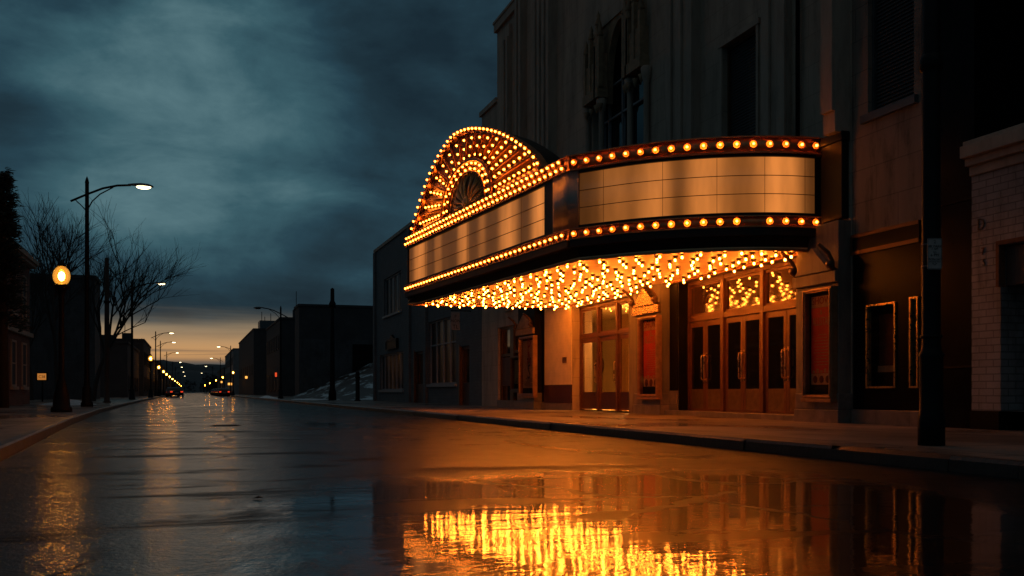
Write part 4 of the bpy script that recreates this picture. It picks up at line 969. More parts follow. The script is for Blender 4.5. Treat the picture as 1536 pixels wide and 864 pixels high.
w = MB(); w.box(WALL-0.07,WALL-0.052,A0,A1-0.05,3.68,3.745); w.box(WALL-0.07,WALL-0.052,A0,A1-0.05,3.36,3.43); w.box(WALL-0.07,WALL-0.052,A1-0.1,A1-0.05,3.432,3.678); w.build('fascia_trim', 'bronze', an)
s0a, s1a = pxrange(1301,1345,WALL); s0b, s1b = pxrange(1366,1404,WALL); s0b = max(s0b, A0+0.05)
w = MB(); wall_open(w, WALL-0.01, A0, A1-0.06, 0.42, 3.39, [(s0a,s1a,0.82,2.38),(s0b,s1b,0.82,2.42)], 0.25); w.build('shopfront', 'black_tile', an)
MB().box(WALL-0.06,WALL+0.1,A0,A1-0.06,SWZ-0.05,0.418).build('base_course', 'marble_base', an, bevel=0.01)
for (p0, p1, zt, pm) in ((s0a,s1a,2.38,'poster_dark'), (s0b,s1b,2.42,'brown_panel')):
    f = MB(); frame_yz(f, WALL-0.04, WALL+0.06, p0, p1, 0.82, zt, 0.035); f = f.build('display_window', 'brass', an)
    MB().box(WALL+0.20,WALL+0.22,p0+0.1,p1-0.08,1.25,zt-0.18).build('display_panel', pm, f); MB().box(WALL+0.17,WALL+0.22,p0+0.1,p1-0.08,1.12,1.24).build('display_ledge', 'poster_tan', f)
    MB().box(WALL+0.235,WALL+0.24,p0,p1,0.82,zt).build('backing', 'black_panel', f)
    MB().box(WALL+0.01,WALL+0.015,p0+0.035,p1-0.035,0.855,zt-0.035).build('pane', 'case_glass', f)

# black tiled tower and the white brick shop before it
bt = thing('black_tower', 'tall black tiled tower rising dark behind the white brick shop', 'building', (WALL+6, 10, SWZ), world=True)
w = MB(); w.box(WALL+0.06,WALL+12,13.12,A0-0.004,0,17); w.build('street_front', 'black_tile', bt); MB().box(WALL+2.6,WALL+14,-6,13.116,0,17).build('rear_block', 'black_tile', bt)
for z in (1.15, 3.9, 8.0): MB().box(WALL+0.03,WALL+0.058,13.13,A0-0.01,z,z+0.04).build('tile_band', 'black_panel', bt)
wb = thing('brick_shop', 'low white glazed brick shop with moulded cornice and dark doorway', 'shop', (WALL+1, 10, SWZ), world=True)
WB1 = 13.11
d0, d1 = 4.0, WS(1501,WALL)
w = MB(); wall_open(w, WALL, -4, WB1, 0.45, 4.25, [(9.0,d1,0.45,3.05)], 0.55)
w.add([(WALL,WB1,0.45),(WALL+2.5,WB1,0.45),(WALL+2.5,WB1,4.25),(WALL,WB1,4.25)], [(0,1,2,3)]); w.build('wall', 'white_brick', wb)
w = MB(); w.box(WALL-0.05,WALL+2.5,-4,WB1+0.003,4.252,4.40); w.box(WALL-0.14,WALL+2.5,-4,WB1+0.004,4.402,4.52); w.box(WALL-0.24,WALL+2.5,-4,WB1+0.004,4.522,4.72); w.box(WALL-0.18,WALL+2.5,-4,WB1+0.004,4.722,4.80); w.build('cornice', 'limestone_plain', wb, bevel=0.012)
MB().box(WALL-0.03,WALL+0.3,d1+0.01,WB1,SWZ-0.1,0.448).build('base_course', 'black_panel', wb)
w = MB(); w.box(WALL+0.10,WALL+0.2,9.02,d1-0.02,2.42,3.03); D_ = w.build('sign_board', 'brown_panel', wb); 
w = MB(); w.box(WALL-0.04,WALL+0.09,9.0,d1+0.06,3.052,3.12); w.box(WALL-0.04,WALL+0.09,d1-0.004,d1+0.06,2.4,3.05); w.build('sign_frame', 'rust', D_)
w = MB(); w.box(WALL+0.5,WALL+0.56,9.0,d1,0.1,2.42); w.build('doorway', 'black_panel', wb)
q0 = WS(1472,WALL)
for k, (c_, sz, dz2) in enumerate((('D',0.22,0.0), (':',0.12,-0.22), ('7',0.13,-0.40), ('5',0.13,-0.58))):
    z0 = wallpt(1472,345,WALL)[1]
    lettering(c_, sz, lambda u, v, w_, dz2=dz2, k=k: Vector((WALL-0.003-w_, q0-0.02*k-u, z0+dz2+v*1.25)), 'rust' if k in (1,2) else 'sign_ink', 'ghost_letter', wb, 0.012)

# ------------------------------------------------------------------ two-storey grey brick building beyond the theatre
G0, G1 = 41.9, WS(561,WALL)
gb = thing('grey_brick_building', 'two storey grey painted brick building just beyond the theatre', 'building', (WALL+5, 55, SWZ), world=True)
def op(px0, py0, px1, py1, a=WALL+0.05):
    """opening from photo corners on the wall plane"""
    xm = (px0+px1)/2; return (WS(px1,a), WS(px0,a), wallpt(xm,py1,a)[1], wallpt(xm,py0,a)[1])
oA = op(576,412,602,470); oB = op(570,530,605,585); oC = op(643,478,684,576); oD = op(622,527,636,604); oE = op(690,519,704,606)
oD = (oD[0],oD[1],SWZ,oD[3]); oE = (oE[0],oE[1],SWZ,oE[3])
GA = WALL+0.05
w = MB(); wall_open(w, GA, G0, G1, SWZ-0.1, 10.35, [oA,oB,oC,oD,oE], 0.35)
w.add([(GA,G1,0),(GA+14,G1,0),(GA+14,G1,10.35),(GA,G1,10.35)], [(0,1,2,3)]); w.add([(GA,G0,10.35),(GA+14,G0,10.35),(GA+14,G1,10.35),(GA,G1,10.35)], [(0,1,2,3)])
w.build('wall', 'grey_brick', gb)
w = MB(); w.box(GA-0.08,GA+0.3,G0,G1+0.08,10.352,10.55); w.build('coping', 'limestone_plain', gb)
for q in (WS(615,GA), WS(640,GA), WS(563.5,GA)):
    MB().box(GA-0.14,GA-0.002,q-0.3,q+0.3,SWZ,10.3).build('pilaster', 'grey_brick', gb)
MB().box(GA-0.10,GA-0.002,WS(640,GA)-0.3,G1,0.9,1.05).build('sill_course', 'limestone_plain', gb) if False else None
def grid_window(o_, cols, rows, name='window'):
    f = MB(); frame_yz(f, GA+0.1, GA+0.17, o_[0], o_[1], o_[2], o_[3], 0.08)
    for k in range(1, cols):
        q = o_[0]+(o_[1]-o_[0])*k/cols; f.box(GA+0.09,GA+0.16,q-0.05,q+0.05,o_[2]+0.08,o_[3]-0.08)
    for r in rows: z = o_[2]+(o_[3]-o_[2])*r; f.box(GA+0.11,GA+0.15,o_[0]+0.08,o_[1]-0.08,z-0.04,z+0.04)
    f.box(GA-0.10,GA+0.2,o_[0]-0.15,o_[1]+0.15,o_[2]-0.14,o_[2]-0.003)
    F = f.build(name, 'pale_trim', gb); MB().box(GA+0.18,GA+0.2,o_[0],o_[1],o_[2],o_[3]).build('pane', 'dusty_glass', F)
grid_window(oA, 4, ()); grid_window(oB, 6, ()); grid_window(oC, 4, (0.62,))
for o_ in (oD, oE):
    d = MB(); frame_yz(d, GA+0.12, GA+0.2, o_[0], o_[1], o_[2], o_[3], 0.14); d.box(GA+0.13,GA+0.19,o_[0]+0.14,o_[1]-0.14,1.05,1.2); D_ = d.build('door', 'brown_panel', gb)
    MB().box(GA+0.155,GA+0.165,o_[0]+0.14,o_[1]-0.14,1.2,o_[3]-0.14).build('pane', 'dark_glass', D_)
    MB().box(GA+0.145,GA+0.175,o_[0]+0.14,o_[1]-0.14,o_[2]+0.14,1.05).build('lower_panel', 'brown_panel', D_)
    MB().box(GA-0.03,GA+0.34,o_[1]-0.002,o_[1]+0.16,o_[2],o_[3]+0.1).build('jamb', 'bronze', D_)
so_ = op(582,503,598,524)
ws_ = thing('wall_sign', 'dark shield shaped board hanging over the barred window of the grey building', 'sign', (GA,(so_[0]+so_[1])/2,so_[2]), world=True)
cs = (so_[0]+so_[1])/2; hw = (so_[1]-so_[0])/2
MB().prism([(cs-hw,so_[2]),(cs+hw,so_[2]),(cs+hw,so_[3]-0.25),(cs+hw*0.4,so_[3]-0.2),(cs,so_[3]+0.05),(cs-hw*0.4,so_[3]-0.2),(cs-hw,so_[3]-0.25)], lambda p, q: (GA-0.14,p,q), lambda p, q: (GA-0.003,p,q)).build('board', 'black_panel', ws_, bevel=0.02)
f = MB(); frame_yz(f, GA-0.17, GA-0.142, cs-hw, cs+hw, so_[2], so_[3]-0.27, 0.08); f.build('frame', 'iron', ws_)
# blade sign bracketed off the front near the theatre's wing
q0 = 43.6; bz0, bz1 = 3.55, 4.55
bsn = thing('projecting_sign', 'tan two panel sign bracketed out from the grey building below the marquee', 'sign', (GA,q0,3.5), world=True)
u_ = (683-768)/F_PX
ax_ = q0/(CY-SY*u_)*(CY*u_+SY); zz = lambda py: EYE+q0/(CY-SY*u_)*(588-py)/F_PX
hw = 7.2/F_PX*q0*1.0
sb = MB(); sb.box(ax_-hw,ax_+hw,q0-0.03,q0,zz(495),zz(468)); sb.build('panel', 'sign_face', bsn, bevel=0.012)
MB().tube([(GA,q0+0.02,zz(466)),(ax_-hw,q0+0.02,zz(466))], 0.025, 6).build('bracket', 'iron', bsn)
for tx, py, sz in (('P',477,0.20), ('NON',483.5,0.19), ('TL',493,0.26)):
    lettering(tx, sz, lambda u, v, w_, py=py: Vector((ax_+u, q0-0.033-w_, zz(py)+v)), 'sign_ink', 'lettering', bsn)

# ------------------------------------------------------------------ street furniture builders
def cobra(name, label, x, y, toward, hgt=9.3, lit=True, group='cobra head street lamps', arm=2.05):
    t = thing(name, label, 'street lamp', (x,y,SWZ), group)
    s = toward
    p = MB().lathe([(0.24,0.0),(0.24,0.15),(0.2,0.2),(0.18,0.75),(0.13,0.85),(0.10,1.2),(0.075,hgt-0.2),(0.085,hgt-0.15),(0.05,hgt),(0.0,hgt+0.12)], (0,0,0), 12); p.build('pole', 'iron', t)
    a0 = hgt-0.75
    pts = [(-s*0.62,0,a0-0.20),(0,0,a0+0.12),(s*0.6,0,a0+0.40),(s*1.15,0,a0+0.55),(s*arm*0.82,0,a0+0.6)]
    q = MB().tube(pts, 0.045, 8); q.tube([(0,0,a0-0.55),(s*0.2,0,a0-0.15),(s*0.5,0,a0+0.16),(s*1.0,0,a0+0.47)], 0.026, 6); q.tube([(-s*0.45,0,a0-0.12),(-s*0.2,0,a0-0.36),(0,0,a0-0.6)], 0.02, 6); q.build('arm', 'iron', t)
    h = MB(); hx = s*arm; zc = a0+0.58
    ring = []
    for i, (dx, r1, r2, up) in enumerate(((-0.48,0.05,0.05,0.02),(-0.30,0.12,0.07,0.03),(0.0,0.19,0.10,0.03),(0.30,0.19,0.09,0.02),(0.48,0.10,0.05,0.0),(0.52,0.01,0.01,-0.01))):
        for k in range(10):
            tt = 2*math.pi*k/10; zz_ = math.sin(tt); ring.append((hx+s*dx, r1*math.cos(tt), zc+up+(r2*zz_ if zz_ > 0 else r2*0.45*zz_)))
    h.add(ring, [(i*10+k, i*10+(k+1) % 10, (i+1)*10+(k+1) % 10, (i+1)*10+k) for i in range(5) for k in range(10)]+[tuple(range(10))], True); H = h.build('lamp_head', 'galvanised', t)
    l_ = MB()
    prof = [(0.0,-0.105),(0.08,-0.10),(0.135,-0.075),(0.16,-0.035),(0.165,-0.02)]
    l_.lathe(prof, (0,0,0), 12)
    l_.v = [(hx+s*0.12+v[0]*1.75, v[1], zc+v[2]) for v in l_.v]; l_.build('lens', 'cobra_lens' if lit else 'dark_glass', H)
    return t
def globe_lamp(label, x, y, group='globe lamps on iron posts', sc_=1.0):
    t = thing('globe_lamp', label, 'street lamp', (x,y,SWZ), group)
    MB().lathe([(0.30,0.0),(0.30,0.12),(0.25,0.16),(0.22,0.5),(0.14,0.85),(0.12,0.95),(0.09,1.0),(0.075,3.3),(0.10,3.4),(0.07,3.45),(0.12,3.62),(0.20,3.72),(0.22,3.80),(0.16,3.84)], (0,0,0), 16).build('post', 'iron', t)
    g = MB().lathe([(0.14,3.84),(0.19,3.88),(0.235,3.98),(0.25,4.09),(0.225,4.22),(0.165,4.31),(0.11,4.36)], (0,0,0), 24).build('globe', 'lamp_globe', t)
    MB().lathe([(0.0,3.93),(0.06,3.96),(0.09,4.03),(0.095,4.10),(0.07,4.18),(0.0,4.22)], (0,0,0), 12).build('lamp', 'lamp_core', g)
    MB().lathe([(0.115,4.36),(0.14,4.38),(0.11,4.44),(0.075,4.50),(0.03,4.53),(0.03,4.56),(0.0,4.58)], (0,0,0), 14).build('finial', 'iron', t)
    return t
ORD = ['nearest','second','third','fourth','fifth','sixth','seventh','eighth','ninth','tenth']
# left side
gl0 = globe_lamp('nearest lit amber globe lamp on the left pavement before the bare trees', -3.67, 32.6)
cb0 = cobra('cobra_lamp', 'tallest cobra head street lamp, standing beside the nearest amber globe lamp', -4.0, 44.0, 1)
lg = [(104,-3.9),(141,-4.2),(170,-4.3),(196,-4.4),(226,-4.4),(266,-4.5),(310,-4.5),(370,-4.5),(450,-4.6),(560,-4.7)]
for i, (s, x) in enumerate(lg):
    s *= 1.06; c = copy_tree(gl0); c.location = (x, s, SWZ)
    c['label'] = f'{ORD[i+1]} amber globe lamp counted away along the left kerb' if i < 7 else 'tiny far amber globe lamp among the merging lights at the left kerb end'
lc = [(83,-4.3),(152,-4.7),(180,-4.8),(228,-4.8),(300,-4.8),(360,-4.8),(445,-4.8),(560,-4.8)]
for i, (s, x) in enumerate(lc):
    c = copy_tree(cb0); c.location = (x, s, SWZ)
    c['label'] = f'{ORD[i+1]} lit cobra head lamp counted away down the left pavement' if i < 5 else 'tiny far cobra head lamp where the left row of lights merges'
# right side
cbr = cobra('cobra_lamp', 'unlit cobra head street lamp on the right pavement before the dark blocks', 7.8, 92.0, -1, 8.3, lit=False, arm=1.9)
cbl = cobra('cobra_lamp', 'nearest lit cobra head lamp on the far right pavement', 7.3, 195, -1)
for i, (s, x) in enumerate(((262,7.3),(345,7.2),(470,7.2))):
    c = copy_tree(cbl); c.location = (x, s, SWZ)
    c['label'] = f'{ORD[i+1]} lit cobra head lamp counted away down the right pavement' if i < 3 else 'tiny far cobra head lamp where the right row of lights merges'
rg = [(186,7.4),(246,7.4),(310,7.4),(410,7.4),(540,7.4)]
for i, (s, x) in enumerate(rg):
    c = copy_tree(gl0); c.location = (x, s, SWZ)
    c['label'] = f'{ORD[i]} amber globe lamp counted away along the right kerb' if i < 4 else 'tiny far amber globe lamp among the merging lights at the right kerb end'
# poles
def pole(name, label, x, y, hgt, r0, r1, mat='wood_pole', cap=False, group=None):
    t = thing(name, label, 'pole', (x,y,SWZ), group)
    MB().lathe([(r0*1.5,0.0),(r0*1.5,0.5 if cap else 0.05),(r0,0.9 if cap else 0.1),(r0*0.98,2),(r1,hgt-0.05),(r1*0.8,hgt),(0,hgt+0.02)], (0,0,0), 12).build('shaft', mat, t)
    return t
t = pole('utility_pole', 'thick wooden pole without arms between the two nearest cobra lamps', -4.45, 60.3, 8.15, 0.15, 0.11)
MB().lathe([(0.16,5.6),(0.175,5.62),(0.175,5.72),(0.16,5.74)], (0,0,0), 12).build('band', 'iron', t)
t = pole('signal_pole', 'thick bare dark pole with stepped top standing before the snow bank', 9.8, 72.5, 8.0, 0.19, 0.13, 'iron', True)
MB().lathe([(0.17,6.7),(0.25,6.75),(0.25,7.0),(0.15,7.2),(0.14,8.05),(0.0,8.15)], (0,0,0), 12).build('collar', 'iron', t)
t = pole('bollard_post', 'short thick post at the edge of the snow patch', 10.9, 68.0, 1.75, 0.15, 0.14, 'iron'); t['category'] = 'post'
MB().lathe([(0.17,1.55),(0.19,1.6),(0.17,1.65)], (0,0,0), 12).build('band', 'iron', t)
# near black lamp post with a parking sign, right
NPX, NPY = 7.93, 9.2
t = thing('lamp_post', 'black iron lamp post close at right carrying the parking sign', 'lamp post', (NPX,NPY,SWZ))
MB().lathe([(0.145,0.0),(0.145,0.30),(0.135,0.36),(0.125,0.40),(0.125,0.98),(0.14,1.02),(0.11,1.06),(0.10,1.12),(0.098,4.0),(0.085,7.6)], (0,0,0), 16).build('shaft', 'iron', t)
MB().lathe([(0.10,1.20),(0.118,1.21),(0.118,1.235),(0.10,1.245)], (0,0,0), 16).build('ring', 'iron', t)
MB().lathe([(0.088,4.20),(0.125,4.22),(0.125,4.34),(0.105,4.38),(0.09,4.40)], (0,0,0), 16).build('collar', 'iron', t)
q = MB().tube([(0,0,7.3),(-0.6,0,7.7),(-1.6,0,7.85)], 0.04, 8); q.build('arm', 'iron', t)
q = MB().lathe([(0.0,-0.08),(0.14,-0.05),(0.17,0.0),(0.1,0.08),(0.0,0.1)], (-1.75,0,7.85), 12); q.build('lamp_head', 'galvanised', t)
Zp = 11.2
sgx0 = (1391-768)/F_PX; sgx1 = (1413-768)/F_PX
ps = thing('parking_sign', 'narrow rounded parking sign strapped to the black lamp post', 'sign', (NPX,NPY,2.2), world=True)
zc0, zc1 = EYE+Zp*(588-407)/F_PX, EYE+Zp*(588-361)/F_PX
def camplane(px, d):   # world x, y of a photo column at depth d
    u = (px-768)/F_PX; return Vector((d*(CY*u+SY), d*(CY-SY*u), 0))
pL, pR = camplane(1391, 11.02), camplane(1413, 11.02); U = (pR-pL).normalized(); Wn = Vector((-U.y, U.x, 0)); wd = (pR-pL).length; ctr = (pL+pR)/2
if Wn.dot(Vector((0,1,0))) > 0: Wn = -Wn
def rrect(w, h, r, n=4):
    out = []
    for cx, cy, a0 in ((w/2-r,h/2-r,0),(-w/2+r,h/2-r,90),(-w/2+r,-h/2+r,180),(w/2-r,-h/2+r,270)):
        for i in range(n+1): t_ = R(a0+90*i/n); out.append((cx+r*math.cos(t_), cy+r*math.sin(t_)))
    return out
zc = (zc0+zc1)/2; hh = zc1-zc0
fn = lambda u, v, w_: ctr+U*u+Wn*w_+Vector((0,0,zc+v))
PN = MB().prism(rrect(wd,hh,0.018), lambda u, v: fn(u,v,0.0), lambda u, v: fn(u,v,-0.004)).build('panel', 'sign_face', ps)
bd = MB(); o_, i_ = rrect(wd*0.95,hh*0.975,0.015), rrect(wd*0.89,hh*0.945,0.012); n = len(o_)
bd.add([fn(*p,0.0015) for p in o_]+[fn(*p,0.0015) for p in i_], [(i,(i+1) % n,(i+1) % n+n,i+n) for i in range(n)]); bd.build('border', 'sign_ink', PN)
for tx, v, sz in (('2',0.335,0.055), ('HR PARK',0.20,0.040), ('7 AM',0.125,0.034), ('TO',0.02,0.026), ('6 PM',-0.085,0.045), ('MON-SAT',-0.21,0.036), ('EXCEPT SUN',-0.275,0.022), ('<>',-0.37,0.05)):
    lettering(tx, sz, lambda u, w2, w_, v=v: fn(u, v*hh+w2, 0.001+w_), 'sign_ink', 'lettering', PN, 0.002)
st = MB()
for z in (zc0+0.04, zc1-0.06):
    st.lathe([(0.102,0.0),(0.106,0.0),(0.106,0.02),(0.102,0.02)], (NPX,NPY,z), 16); st.tube([(NPX,NPY,z+0.01), tuple(ctr+Vector((0,0,z+0.01)))], 0.008, 6)
st.build('strap', 'galvanised', ps)

# ------------------------------------------------------------------ buildings along the street (background)
def block(name, label, x0, x1, y0, y1, h, mat, front_x=None, windows=None, parapet=True, trim='dark_render', end_windows=None):
    t = thing(name, label, 'building', ((x0+x1)/2,(y0+y1)/2,SWZ), world=True)
    MB().box(x0,x1,y0,y1,0,h).build('wall', mat, t)
    if parapet: MB().box(x0-0.12,x1+0.12,y0-0.12,y1+0.12,h+0.002,h+0.28).build('roof', trim, t)
    if windows:
        fx = x1 if front_x == 'R' else x0; sg = 1 if front_x == 'R' else -1
        for (s0, s1, z0, z1) in windows:
            f = MB()
            a0, a1 = fx+sg*0.003, fx+sg*0.06
            frame_yz(f, min(a0,a1), max(a0,a1), s0, s1, z0, z1, 0.09); f.box(min(fx+sg*0.003,fx+sg*0.14),max(fx+sg*0.003,fx+sg*0.14),s0-0.1,s1+0.1,z0-0.14,z0-0.003)
            f.box(min(a0,a1),max(a0,a1),s0+0.09,s1-0.09,(z0+z1)/2-0.03,(z0+z1)/2+0.03)
            F = f.build('window', 'limestone_plain' if mat == 'red_brick' else 'iron', t)
            MB().box(min(fx+sg*0.004,fx+sg*0.02),max(fx+sg*0.004,fx+sg*0.02),s0+0.09,s1-0.09,z0+0.09,z1-0.09).build('pane', 'blind', F)
    return t
def rows(y0, y1, n, z0, z1, wd): return [(y0+(y1-y0)*(k+0.5)/n-wd/2, y0+(y1-y0)*(k+0.5)/n+wd/2, z0, z1) for k in range(n)]
bb = block('brick_building', 'dark red brick building at the left edge beside the pavement', -20, -7.6, 28, 54.6, 7.25, 'red_brick', 'R', rows(30,54.2,8,4.3,6.3,1.1)+rows(30,54.2,8,1.0,3.1,1.3))
MB().box(-7.59,-7.44,28,54.7,3.45,3.65).build('string_course', 'limestone_plain', bb)
w = MB(); w.box(-7.59,-7.30,27.9,54.8,6.9,7.05); w.box(-7.59,-7.2,27.9,54.85,7.052,7.252); w.build('cornice', 'limestone_plain', bb)
block('grey_block', 'plain dark grey windowless block behind the bare trees', -30, -7.4, 88, 93, 10.0, 'dark_block')
block('low_brick_building', 'low dark brick building beyond the grey block on the left', -24, -6.7, 120, 146, 6.2, 'dark_render', 'R', rows(121,145,5,1.0,2.6,2.4))
block('corner_building', 'dark two storey building beside the third cobra lamp on the left', -22, -6.5, 156, 184, 8.3, 'dark_render', 'R', rows(157,183,6,4.9,6.8,1.4)+rows(157,183,5,1.0,3.0,2.6))
block('flat_roof_shop', 'first small flat roofed shop behind the left row of globe lamps', -18, -6.6, 188, 230, 6.6, 'dark_block', 'R', rows(189,229,6,1.0,3.2,3.2))
block('brick_shop_row', 'second farther dark shop row behind the left globe lamps', -18, -6.8, 236, 300, 7.4, 'dark_render', 'R', rows(238,298,8,4.2,5.8,1.8))
block('far_shop_row', 'farthest dark shop row at the left end of the street', -18, -7.0, 306, 420, 6.6, 'dark_block', 'R', rows(310,415,9,1.0,3.0,3.0))
db = block('dark_hall', 'big dark flat roofed hall with grey lower wall beyond the snow bank', 12.1, 40, 118, 123, 10.75, 'dark_render')
w = MB(); w.box(12.12,22.5,117.92,117.998,SWZ,6.95); w.build('lower_wall', 'dark_block', db)
dd = MB(); dd.box(18.3,20.9,117.86,117.918,SWZ,6.4); dd = dd.build('loading_door', 'black_panel', db)
g = MB()
for k in range(9): g.box(18.4,20.8,117.83,117.858,0.4+k*0.66,0.46+k*0.66)
g.build('door_rib', 'iron', dd)
block('brick_store', 'dark store next to the hall behind the unlit cobra lamp', 12.1, 34, 143, 170, 11.0, 'dark_render', 'L', rows(144,169,6,7.0,9.0,1.5)+rows(144,169,4,1.0,3.4,3.6))
db2 = block('warehouse', 'dark warehouse with a boxy rooftop unit on the right side', 12.1, 36, 205, 268, 13.2, 'dark_render', 'L', rows(206,266,7,4.4,6.4,2.0))
w = MB(); w.box(13.5,17.8,208,214,13.5,15.3); RU = w.build('rooftop_unit', 'galvanised', db2)
w = MB()
for x, h in ((14.0,17.2),(14.6,16.2),(15.8,16.9)): w.tube([(x,210,15.3),(x,210,h)], 0.07, 5)
w.build('antenna', 'iron', RU)
block('pale_building', 'pale rendered building farthest along the right side', 12.0, 34, 300, 372, 13.2, 'pale_render', 'L', rows(302,370,9,9,11,2.2)+rows(302,370,9,5,7,2.2))
block('far_store', 'far low store past the pale building on the right', 11.8, 30, 380, 470, 9.5, 'dark_block', 'L', rows(384,466,9,5,7,2.4))
def roof_bits(parent_xy, label, boxes):
    t = thing('rooftop_plant', label, 'rooftop plant', (parent_xy[0], parent_xy[1], boxes[0][4]), world=True)
    for bx in boxes: MB().box(*bx).build('unit', 'dark_render', t)
    q = MB().tube([(boxes[0][0]+0.4,boxes[0][2]+0.4,boxes[0][5]),(boxes[0][0]+0.4,boxes[0][2]+0.4,boxes[0][5]+2.6)], 0.05, 5); q.build('aerial', 'iron', t)
roof_bits((16,146), 'chimney block and aerial on the roof of the dark store', [(14.0,15.4,144.0,145.6,11.29,12.5),(17.0,20.5,147,150,11.29,12.1)])
roof_bits((-9,160), 'vent boxes and aerial on the dark corner building roof', [(-9.6,-8.2,158,159.6,8.59,9.5),(-13,-11,160,163,8.59,9.3)])
roof_bits((-9,205), 'small plant boxes on the flat roofed shop roof', [(-8.8,-7.6,194,195.5,6.89,8.0),(-11,-9.5,200,203,6.89,7.7)])
# lit signs and shop lights far down the street
def small_light(name, label, cat, px, py, d, w, h, mat, group=None, txt=None):
    t = thing(name, label, cat, tuple(camplane(px,d)+Vector((0,0,EYE+d*(588-py)/F_PX))), group, -YAW)
    MB().box(-w/2,w/2,-0.02,0.0,-h/2,h/2).build('lit_panel', mat, t); f = MB()
    f.box(-w/2-0.06,-w/2-0.002,-0.05,0.12,-h/2-0.06,h/2+0.06); f.box(w/2+0.002,w/2+0.06,-0.05,0.12,-h/2-0.06,h/2+0.06); f.box(-w/2,w/2,-0.05,0.12,h/2+0.002,h/2+0.06); f.box(-w/2,w/2,-0.05,0.12,-h/2-0.06,-h/2-0.002); f.box(-w/2,w/2,0.002,0.12,-h/2,h/2)
    f.build('casing', 'iron', t)
    if txt: lettering(txt, h*0.62, lambda u, v, w_: Vector((u, -0.024-w_, v-h*0.22)), 'sign_ink', 'lettering', t)
    return t
t = small_light('lit_sign', 'small square backlit orange sign low on the left before the grey block', 'sign', 63, 565, 62, 0.56, 0.40, 'sign_lit', txt='C38')
MB().lathe([(0.05,-1.55),(0.05,-0.26)], (0,0.06,0), 8).build('post', 'iron', t)
small_light('red_sign', 'small red lit sign on the dark store right of the street', 'sign', 414, 562, 142, 0.28, 0.6, 'neon_red')
small_light('amber_shop_sign', 'amber lit shop sign low beside the right globe lamps', 'sign', 345, 576, 215, 0.9, 0.5, 'small_amber')
small_light('yellow_wall_light', 'yellowish wall light on the warehouse front', 'wall light', 369.5, 566, 207, 0.5, 0.5, 'small_amber')
small_light('yellow_wall_light', 'pale yellow light over a shop far down the right side', 'wall light', 332, 573, 262, 0.6, 0.5, 'small_amber')

# ------------------------------------------------------------------ cars
def car(label, x, y, mat, lit=True, rz=0.0, group=None):
    """length along +y is the car's front; tail lights face -y"""
    t = thing('parked_car', label, 'car', (x,y,0.0), group, rz)
    prof = [(-2.2,0.35),(-2.25,0.62),(-2.2,0.92),(-1.75,0.98),(-1.2,1.36),(-0.9,1.43),(0.3,1.42),(1.05,0.98),(1.9,0.86),(2.2,0.66),(2.22,0.38),(1.75,0.28),(-1.8,0.28)]
    n = len(prof); b = MB(); L_ = []
    for wx, k in ((-1,0),(1,0)):
        for (py, pz) in prof:
            half = 0.88 if pz < 1.0 else 0.88-(pz-1.0)*0.50
            L_.append((wx*half, py, pz))
    b.add(L_, [tuple(range(n)), tuple(range(2*n-1,n-1,-1))]+[(i,(i+1) % n,(i+1) % n+n,i+n) for i in range(n)])
    B = b.build('body', mat, t, bevel=0.05)
    g = MB(); g.add([(-0.74,-1.70,1.03),(0.74,-1.70,1.03),(0.64,-1.25,1.35),(-0.64,-1.25,1.35)], [(0,1,2,3)]); g.v = [(v[0], v[1]-0.035, v[2]+0.02) for v in g.v]; g.build('rear_window', 'dark_glass', t)
    g = MB()
    for sx in (-1,1): g.add([(sx*0.885,-1.45,1.04),(sx*0.885,0.85,1.04),(sx*0.705,0.22,1.38),(sx*0.705,-1.0,1.38)], [(0,1,2,3)])
    g.build('side_window', 'dark_glass', t)
    for sx in (-1,1):
        MB().box(sx*0.84,sx*0.52,-2.275,-2.20,0.70,0.86).build('tail_light', 'tail_glow' if lit else 'ink_red', t)
    MB().box(-0.26,0.26,-2.27,-2.235,0.56,0.67).build('number_plate', 'sign_face', t)
    MB().box(-0.86,0.86,-2.33,-2.24,0.36,0.50).build('bumper', 'iron', t, bevel=0.02)
    for sx in (-1,1):
        for yy in (-1.35,1.4):
            wv = MB().lathe([(0.0,-0.09),(0.2,-0.1),(0.31,-0.09),(0.33,0.0),(0.31,0.09),(0.0,0.1)], (sx*0.80,yy,0.33), 16, ax=(1,0,0)).build('wheel', 'rubber', t)
            MB().lathe([(0.0,0.0),(0.19,0.0),(0.17,0.02),(0.0,0.03)], (sx*0.90,yy,0.33), 12, ax=(sx,0,0)).build('rim', 'galvanised', wv)
    return t
car0 = car('nearest dark car with red tail lights driving away in the left lane', -1.75, 147, 'car_dark')
car1 = car('parked red car, nearest in the line along the right kerb', 5.5, 176, 'car_red', True, group='cars parked along the right kerb')
car2 = car('parked pale grey car with unlit lamps second in the right kerb line', 5.5, 184, 'car_grey', False, group='cars parked along the right kerb')
lab = ['third','fourth','fifth','sixth','seventh','eighth','ninth','tenth']
for i in range(8):
    c = copy_tree(car2 if i % 2 else car0); c.location = (5.5, 191.5+i*7.2, 0); c['group'] = 'cars parked along the right kerb'
    c['label'] = f'{lab[i]} car counted away in the dark line parked along the right kerb'
for i in range(5):
    c = copy_tree(car0 if i % 2 else car2); c.location = (-2.55, 158+i*7.5, 0); c['group'] = 'cars parked along the left kerb'
    c['label'] = ['first','second','third','fourth','fifth'][i]+' dim parked car lined up beyond the nearest dark car'

